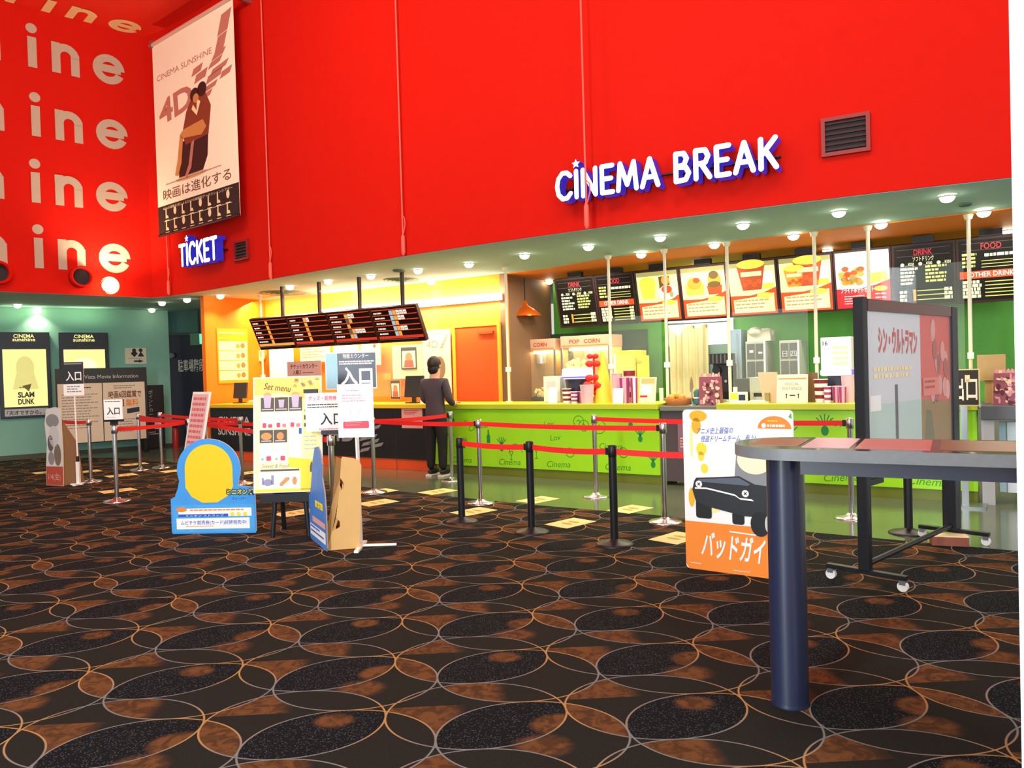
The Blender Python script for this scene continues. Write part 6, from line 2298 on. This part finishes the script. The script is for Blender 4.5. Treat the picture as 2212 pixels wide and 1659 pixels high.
# the easel wing stands square to the viewer, hinged on the board's back
rzw = -ang(pA, pB)
m = MB()
m.T = Matrix.Translation((W / 2 - .06, .0, 0)) @ Matrix.Rotation(rzw, 4, 'Z')
wing = [(.0, 0), (.285, 0.012), (.30, .30), (.315, .62), (.32, .72), (.30, .765), (.25, .785), (.16, .80), (.15, .78), (.135, .62), (.165, .575), (.165, .53), (.125, .50), (.09, .28), (.12, .245), (.12, .20), (.05, .16)]
m.prism(wing, -.004, .0, KRAFT, KRAFT)
m.build('easel_wing', t)
m = MB()
m.T = Matrix.Translation((W / 2 - .06, .0, 0)) @ Matrix.Rotation(rzw, 4, 'Z')
m.add([(.0, 0, 0), (.05, 0, .16), (.12, 0, .20), (.12, 0, .245), (.09, 0, .28), (.125, 0, .5), (.165, 0, .53), (.165, 0, .575), (.135, 0, .62), (.15, 0, .78), (.10, .03, .80), (.075, .04, .6), (.05, .04, .4), (.0, .03, .2)], [tuple(range(14)), tuple(reversed(range(14)))], mat('kraft_fold', '#c09458', .8))
m.build('fold_strip', t)

# orange and white movie sign
pL, pR = Vector((1.255, 5.66, 0)), Vector((1.90, 5.20, 0))
t = thing('movie_sign_board', 'white and orange movie sign board with a black car, beside the table leg', 'sign board', (pL + pR) / 2, ang(pL, pR))
W = (pR - pL).length
H = 1.17
MB().prism(rrect(-W / 2, .0, W / 2, H, .03), -.012, .0, PAPER, PAPER).build('board', t)
m = MB()
X = lambda f: -W / 2 + W * f
Z = lambda f: H * f
# coordinates below are fractions of the board (x from left, z from the bottom)
m.poly([(X(.0), Z(.03)), (X(.03), Z(.0)), (X(.97), Z(.0)), (X(1), Z(.03)), (X(1), Z(.30)), (X(.0), Z(.30))], ORAP, -.012, 1)
for (x, z, a, b, mm) in ((.15, .96, .085, .035, YELL), (.13, .90, .045, .05, YELL), (.175, .755, .05, .04, YELP), (.17, .71, .03, .03, YELP), (.20, .635, .035, .03, YELP), (.07, .45, .03, .06, YELL), (.25, .40, .10, .04, mat('pale_yellow_wash', '#fbeea0', .6)), (.08, .80, .015, .1, mat('pale_yellow_wash', '#fbeea0', .6))):
    m.poly(ellipse(X(x), Z(z), W * a, H * b, 16), mm, -.012, 1)
m.poly([(X(.70) + 0, Z(.89))] + [(X(.84) + W * .145 * math.cos(a), Z(.89) + H * .075 * math.sin(a)) for a in [math.pi * i / 14 for i in range(14, -1, -1)]][::-1], ORAP, -.012, 1)
m.lines(X(.78), X(.92), Z(.94), Z(.925), 1, YELP, -.012, 2)
m.disc(X(.75), Z(.908), .016, PAPER, -.012, 2)
m.lines(X(.78), X(.93), Z(.915), Z(.90), 1, PAPER, -.012, 2, .9, .05)
m.poly([(X(.96), Z(.96)), (X(.99), Z(.95)), (X(.985), Z(.985))], mat('leaf_green', '#5aa83a', .6), -.012, 2)
m.text('アニメ史上最強の', X(.30), Z(.855), .05, BLUED, -.012, 2, w=W * .34, rot=.05, shear=.25)
m.text('怪盗ドリームチーム、参上!', X(.42), Z(.81), .05, BLUED, -.012, 2, w=W * .50, rot=.05, shear=.25)
# car
CB, CG, CD = mat('car_black_print', '#24282c', .5), mat('car_grey_print', '#8a8c90', .5), mat('car_dark_print', '#15181a', .5)
m.poly([(X(.48), Z(.60)), (X(.50), Z(.74)), (X(.60), Z(.78)), (X(.95), Z(.78)), (X(.97), Z(.55)), (X(.85), Z(.5))], CG, -.012, 2)
m.poly(ellipse(X(.66), Z(.70), W * .155, H * .085, 24), mat('pale_cream_oval', '#f2ecc8', .5), -.012, 3)
m.poly([(X(.10), Z(.555)), (X(.12), Z(.575)), (X(.30), Z(.585)), (X(.52), Z(.60)), (X(.66), Z(.555)), (X(.98), Z(.54)), (X(.98), Z(.30)), (X(.82), Z(.31)), (X(.66), Z(.36)), (X(.55), Z(.36)), (X(.35), Z(.385)), (X(.22), Z(.40)), (X(.11), Z(.43)), (X(.08), Z(.50))], CB, -.012, 4)
m.poly([(X(.14), Z(.568)), (X(.52), Z(.59)), (X(.62), Z(.555)), (X(.60), Z(.545)), (X(.14), Z(.552))], mat('car_hood_print', '#5c6672', .4), -.012, 5)
m.poly([(X(.105), Z(.515)), (X(.22), Z(.518)), (X(.48), Z(.488)), (X(.52), Z(.468)), (X(.63), Z(.466)), (X(.65), Z(.455)), (X(.53), Z(.458)), (X(.48), Z(.478)), (X(.22), Z(.508)), (X(.105), Z(.505))], PAPER, -.012, 5)
for cx, cz in ((.145, .537), (.575, .497)):
    m.disc(X(cx), Z(cz), .025, PAPER, -.012, 6)
    for a in (.8, -.8):
        m.poly([(X(cx) + .014 * math.cos(a + q) * r, Z(cz) + .014 * math.sin(a + q) * r) for q, r in ((-.2, 1), (.2, 1), (math.pi - .2, 1), (math.pi + .2, 1))], INK, -.012, 7)
for (x0, x1, za, zb_) in ((.11, .26, .325, .44), (.45, .56, .305, .38)):
    m.poly(rrect(X(x0), Z(za), X(x1), Z(zb_), .02), CD, -.012, 3)
m.poly(ellipse(X(.70), Z(.32), W * .085, H * .075, 20), CD, -.012, 5)
m.poly(ellipse(X(.77), Z(.325), W * .028, H * .05, 16), LGREY, -.012, 6)
m.poly(ellipse(X(.96), Z(.29), W * .06, H * .06, 16), CD, -.012, 5)
m.poly([(X(.42), Z(.262)), (X(.66), Z(.255)), (X(.66), Z(.247)), (X(.42), Z(.254))], PAPER, -.012, 2)
m.text('バッドガイズ', X(.50), Z(.095), .20, PAPER, -.012, 3, w=W * .70, bold=.022, shear=.1, rot=-.03)
m.lines(X(.05), X(.2), Z(.04), Z(.032), 1, PAPER, -.012, 2)
m.lines(X(.45), X(.6), Z(.025), Z(.018), 1, PAPER, -.012, 2)
m.build('print', t)
MB().add([(-.06, .001, 0), (-.06, .30, 0), (-.06, .02, .8), (-.06, .001, .85)], [(0, 1, 2, 3), (3, 2, 1, 0)], WHITE).add([(.1, .001, 0), (.1, .30, 0), (.1, .02, .8), (.1, .001, .85)], [(0, 1, 2, 3), (3, 2, 1, 0)], WHITE).build('easel_back', t)

# ------------------------------------------------------------------ glass notice case on castors
cN, cF = Vector((2.31, 5.08, 0)), Vector((3.55, 6.22, 0))
t = thing('notice_case', 'black framed glass notice case on castors with red title poster', 'notice case', cN, ang(cN, cF))
W = (cF - cN).length
zt, zb = 1.91, .70
f = MB()
f.box(-.03, .035, -.035, .035, .10, zt, BLACKM)
f.build('post', t, .004)
MB().box(W - .06, W + .07, -.04, .06, .10, zt - .01, BLACKM).build('post', t, .004)
MB().box(.045, W - .06, -.035, .035, zt - .09, zt - .01, mat('red_brown_rail', '#5a2a20', .25)).build('top_rail', t, .003)
MB().box(.045, W - .06, -.03, .03, zb, zb + .07, BLACKM).build('bottom_rail', t, .003)
MB().box(.045, W - .06, -.018, .03, zb + .07, zt - .09, mat('case_back_board', '#dfe2e6', .4)).build('back_board', t)
MB().box(.045, W - .06, -.03, -.026, zb + .07, zt - .09, glass('case_glass', '#ffffff', .06, .01)).build('glass', t)
m = MB()
i0, i1, j0, j1 = .05, W - .065, zb + .07, zt - .09
xs = i0 + (i1 - i0) * .60
m.rect(i0, j0, xs, j1, mat('silver_grey_poster', '#d4d8de', .5), -.018, 1)
m.rect(i0, j0, xs, j0 + (j1 - j0) * .40, mat('reflected_mint_grey', '#bcd4cc', .5), -.018, 2)  # mint lower part paints the greenish reflection and show-through in the glass
m.text('シン・ウルトラマン', i0 + (xs - i0) * .56, j0 + (j1 - j0) * .74, .20, mat('title_red', '#c83228', .5), -.018, 3, w=(xs - i0) * .74, bold=.04, rot=-.02)
m.rect(i0 + (xs - i0) * .48, j0 + .02, i0 + (xs - i0) * .53, j0 + (j1 - j0) * .52, mat('dark_grey_poster_bar', '#4a4c50', .5), -.018, 3)
m.rect(i0 + (xs - i0) * .03, j0 + (j1 - j0) * .36, i0 + (xs - i0) * .22, j0 + (j1 - j0) * .46, PAPER, -.018, 3)
m.lines(i0 + (xs - i0) * .1, i0 + (xs - i0) * .85, j0 + (j1 - j0) * .64, j0 + (j1 - j0) * .55, 2, CREAM, -.018, 3, .6)
m.rect(xs, j0, i1, j1, mat('reflected_red', '#d85040', .5), -.018, 1)  # right part paints the red reflection in the case glass
m.poly([(xs, j0), (i1, j0), (i1, j0 + (j1 - j0) * .36), (xs, j0 + (j1 - j0) * .40)], mat('reflected_bronze', '#9a7a3a', .5), -.018, 2)
m.poly([(xs + .05, j0), (xs + .28, j0 + .02), (xs + .2, j0 + .32), (xs + .1, j0 + .34)], mat('reflected_olive', '#6f6a30', .5), -.018, 3)
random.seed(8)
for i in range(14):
    m.poly(ellipse(xs + (i1 - xs) * random.uniform(.25, .9), j0 + (j1 - j0) * random.uniform(.42, .9), .05, .08, 10), random.choice([mat('reflected_pink', '#e09a90', .5), mat('reflected_brick', '#b04a40', .5), mat('reflected_rose', '#e8b0a8', .5)]), -.018, 2 + i % 3)
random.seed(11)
m.rect(xs + .03, j0 + (j1 - j0) * .42, xs + (i1 - xs) * .56, j0 + (j1 - j0) * .55, mat('reflected_coral', '#e87868', .5), -.018, 6)
m.lines(xs + .06, xs + (i1 - xs) * .5, j0 + (j1 - j0) * .53, j0 + (j1 - j0) * .45, 2, mat('reflected_brick', '#b04a40', .5), -.018, 7)
m.build('posters', t)  # title poster together with the painted reflections in the case glass
for k, x in enumerate((.005, W)):
    ft = MB().box(x - .025, x + .025, -.26, .26, .075, .105, BLACKM).build('foot_bar', t, .003)
    for yy in (-.235, .235):
        c = MB().box(x - .018, x + .018, yy - .02, yy + .02, .045, .075, STEEL)
        c.cyl((x - .014, yy, .034), (x + .014, yy, .034), .033, mat('white_castor', '#e8e8e4', .4), n=20)
        c.build('castor', t)
MB().cyl((.03, .0, .135), (W - .02, .0, .135), .02, BLACKM, n=12).build('stretcher', t)
MB().box(.02, .30, -.012, .012, zb - .05, zb - .01, BLACKM).build('brace', t)

# ------------------------------------------------------------------ standing table at the front right
tx = Vector((.867, -.498, 0))
ty_ = Vector((.498, .867, 0))
F0 = Vector((1.228, 2.98, 0))
org = F0 + ty_ * .27
t = thing('standing_table', 'high grey edged bar table on a thick navy leg, front right', 'table', org, math.atan2(tx.y, tx.x))
zt, zb = 1.15, 1.103
s0, s1_ = -.16, 1.55
hw = .265
outl = [(s1_, -hw), (s1_, hw)] + [(s0 + hw * math.cos(a), hw * math.sin(a)) for a in [math.pi / 2 + math.pi * i / 64 for i in range(65)]]
n = len(outl)
m = MB()
m.add([(x, y, zb) for x, y in outl], [tuple(reversed(range(n)))], GRANITE)
m.add([(x, y, zt) for x, y in outl], [tuple(range(n))], TABTOP)
m.add([(x, y, zb) for x, y in outl] + [(x, y, zt) for x, y in outl], [(i, (i + 1) % n, n + (i + 1) % n, n + i) for i in range(n)], GRANITE)
m.build('table_top', t, .004)
for x in (-.245, 1.35):
    m = MB()
    m.lathe([(.083, 0), (.082, .01), (.079, .02), (.079, zb)], NAVY, c=(x + .02, .03, 0), n=40)
    m.build('leg', t)
MB().box(-.14, 1.30, -.10, -.075, zb - .075, zb - .001, NAVY).box(-.14, 1.30, .135, .16, zb - .075, zb - .001, NAVY).build('apron', t)
TSH = {'rust': mat('rust_table_glare', '#8a4c3a', .35), 'pink': mat('pink_table_glare', '#c87870', .35), 'brown': mat('brown_table_glare', '#7a5038', .35), 'lilac': mat('lilac_table_glare', '#d0a8c0', .35)}  # sheet colours paint the reddish glare on the table top
for (x0, x1, mm, lab) in ((-.34, -.14, 'rust', 'rust coloured glare sheet on the rounded end of the table top'), (-.12, .06, 'lilac', 'pale lilac glare sheet on the table top before the case post'), (.08, .34, 'pink', 'pink glare sheet on the table top below the notice case'), (.37, .72, 'brown', 'brown glare sheet on the table top by the white pillar')):
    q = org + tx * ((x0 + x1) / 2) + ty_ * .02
    s = thing('table_glare_sheet', lab, 'sheet', (q.x, q.y, zt), math.atan2(tx.y, tx.x), group='sheets painting red glare on the table top')
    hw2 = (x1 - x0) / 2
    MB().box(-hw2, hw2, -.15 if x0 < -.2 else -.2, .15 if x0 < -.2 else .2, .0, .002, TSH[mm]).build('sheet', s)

# brown block on the tiles by the far castors
p = atz(2050, 1176)
t = thing('door_block', 'small red brown block with cream top on the tiles by the castor', 'block', (p.x, p.y, 0), ang(cF, cN) + math.pi / 2 + .5)
MB().box(-.13, .13, -.06, .06, 0, .07, mat('red_brown_block', '#8a4a34', .6)).build('block', t)
MB().box(-.13, .13, -.06, .06, .07, .078, CREAM).build('top_sheet', t)

# ------------------------------------------------------------------ the person at the counter (blurred in the photograph)
def skin_body(name, chains, m, parent, sub=2, root=0):
    """chains: lists of (x, y, z, radius) that share their first vertex with an earlier one by index ('@', k)"""
    vs, es, rad = [], [], []
    for ch in chains:
        prev = None
        for c in ch:
            if c[0] == '@':
                prev = c[1]
                continue
            vs.append(c[:3])
            rad.append(c[3])
            i = len(vs) - 1
            if prev is not None:
                es.append((prev, i))
            prev = i
    me = bpy.data.meshes.new(name)
    me.from_pydata(vs, es, [])
    me.materials.append(m)
    o = bpy.data.objects.new(name, me)
    col.objects.link(o)
    o.parent = parent
    sk = o.modifiers.new('skin', 'SKIN')
    sk.use_smooth_shade = True
    lay = me.skin_vertices[0].data if me.skin_vertices else None
    if lay is None:
        bm_ = None
    for i, r in enumerate(rad):
        rr = r if isinstance(r, tuple) else (r, r)
        me.skin_vertices[0].data[i].radius = rr
        me.skin_vertices[0].data[i].use_root = (i == root)
    o.modifiers.new('sub', 'SUBSURF').levels = sub
    o.modifiers['sub'].render_levels = sub
    return o


pp = l1(s1((-.95, 11.3)), -.36)
P = thing('person', 'person in dark clothes standing at the green counter, seen from behind', 'person', pp, L1ANG + .05)
SKIN = mat('skin', '#d8a888', .6)
TROU = mat('black_trousers', '#1b1a1e', .8)
TOP = mat('dark_grey_top', '#4a4048', .8)
HAIR = mat('dark_hair', '#1e1614', .5)
SHOE = mat('black_shoe', '#1c1c1e', .5)
SOLE = mat('white_sole', '#e8e6e0', .6)
# local frame: -y is toward the viewer, the person faces +y (the counter)
skin_body('body', [
    [(0, 0, .92, (.11, .08)), (0, .0, 1.05, (.11, .08)), (0, -.01, 1.2, (.15, .10)), (0, -.005, 1.34, (.14, .085)), (0, 0, 1.42, .055), (0, .015, 1.48, .05)],
    [('@', 4), (0, .02, 1.55, (.075, .085)), (0, .02, 1.63, (.072, .085)), (0, .015, 1.69, (.045, .055))],
    [('@', 3), (-.17, 0, 1.36, .058), (-.22, .03, 1.10, .044), (-.17, .22, 1.02, .034), (-.15, .29, 1.04, .026)],
    [('@', 3), (.17, 0, 1.36, .058), (.22, .03, 1.10, .044), (.17, .22, 1.02, .034), (.15, .29, 1.04, .026)],
    [('@', 0), (-.09, 0, .84, .07), (-.095, .01, .48, .062), (-.10, -.01, .1, .042)],
    [('@', 0), (.09, 0, .84, .07), (.095, .01, .48, .062), (.10, -.01, .1, .042)],
], SKIN, P)
skin_body('top', [
    [(0, 0, .80, (.165, .125)), (0, 0, .92, (.168, .125)), (0, 0, 1.05, (.155, .118)), (0, -.01, 1.2, (.17, .12)), (0, -.005, 1.34, (.155, .10)), (0, 0, 1.405, .07)],
    [('@', 4), (-.175, 0, 1.355, .072), (-.225, .03, 1.10, .057), (-.18, .2, 1.025, .045)],
    [('@', 4), (.175, 0, 1.355, .072), (.225, .03, 1.10, .057), (.18, .2, 1.025, .045)],
], TOP, P)
skin_body('trousers', [
    [(0, 0, .98, (.14, .105)), (0, 0, .86, (.15, .11))],
    [('@', 1), (-.095, 0, .80, .108), (-.10, .01, .48, .078), (-.105, -.005, .09, .062)],
    [('@', 1), (.095, 0, .80, .108), (.10, .01, .48, .078), (.105, -.005, .09, .062)],
], TROU, P)
for sx in (-1, 1):
    s = MB()
    s.ball((sx * .105, .05, .065), .05, SHOE, 14, 1, 2.5, .95)
    s.build('shoe', P)
    s = MB()
    s.prism([(sx * .105 - .048, .0), (sx * .105 + .048, .0), (sx * .105 + .048, .028), (sx * .105 - .048, .028)], -.075, .17, SOLE)
    s.build('sole', P, .006)
h = MB()
h.ball((0, .0, 1.62), .107, HAIR, 18, .92, 1.0, 1.06)
h.ball((0, -.03, 1.55), .085, HAIR, 16, 1.0, .75, 1.1)
h.build('hair', P)
fc = MB()
for sx in (-1, 1):
    fc.ball((sx * .032, .112, 1.60), .012, mat('eye_white', '#f0ece6', .4), 10)
    fc.ball((sx * .032, .121, 1.60), .006, INK, 8)
    fc.ball((sx * .088, .015, 1.585), .022, SKIN, 10, .5, .8, 1.2)
fc.ball((0, .122, 1.575), .013, SKIN, 10, .8, 1, 1.5)
fc.ball((0, .108, 1.54), .018, mat('lips', '#b06a60', .5), 10, 1.2, .5, .4)
fc.build('face', P)
for sx in (-1, 1):
    hx, hy, hz = sx * .15, .27, 1.046
    hd = MB()
    hd.ball((hx, hy + .03, hz), .036, SKIN, 12, .95, 1.3, .5)
    for i in range(4):
        x = hx + (-.03 + .02 * i)
        l = (.06, .075, .07, .052)[i]
        hd.tube([(x, hy + .06, hz), (x, hy + .06 + l * .5, hz + .004), (x, hy + .06 + l, hz - .012)], .0085, SKIN, 8)
        hd.ball((x, hy + .06 + l, hz - .012), .0085, SKIN, 8)
    hd.tube([(hx - sx * .03, hy + .01, hz), (hx - sx * .055, hy + .04, hz - .002), (hx - sx * .06, hy + .065, hz - .01)], .010, SKIN, 8)
    hd.build('hand', P)

# ------------------------------------------------------------------ print belongs to the part that carries it
PRINTS = {'print', 'lettering', 'artwork', 'display', 'notice_sheets', 'poster', 'posters', 'header_lettering', 'rows', 'photo', 'pattern', 'doodle_print',
          'face', 'pictogram', 'caption_strip', 'footprints', 'pane_labels', 'panel_joints', 'label_plate', 'lit_panel', 'dial', 'hands', 'sole'}
HOSTS = ['plate', 'board', 'card', 'cloth', 'back_board', 'panel', 'front_panel', 'sign_box', 'frame', 'case', 'body', 'sheet', 'carton', 'bucket', 'leaf', 'cabinet_body', 'poster_panel']


def base_name(o):
    return o.name.split('.')[0]


KIDS = {}
for o in col.objects:
    if o.parent is not None:
        KIDS.setdefault(o.parent.name, []).append(o)
for o in list(col.objects):
    if o.parent is None and o.get('category') and o.name in KIDS:
        ks = KIDS[o.name]
        host = None
        for h_ in HOSTS:
            host = next((k for k in ks if base_name(k) == h_), None)
            if host:
                break
        if host is None:
            continue
        for k in ks:
            if k is not host and base_name(k) in PRINTS:
                k.parent = host
        if base_name(host) == 'body' and o.get('category') == 'person':
            hair = next((k for k in ks if base_name(k) == 'hair'), None)
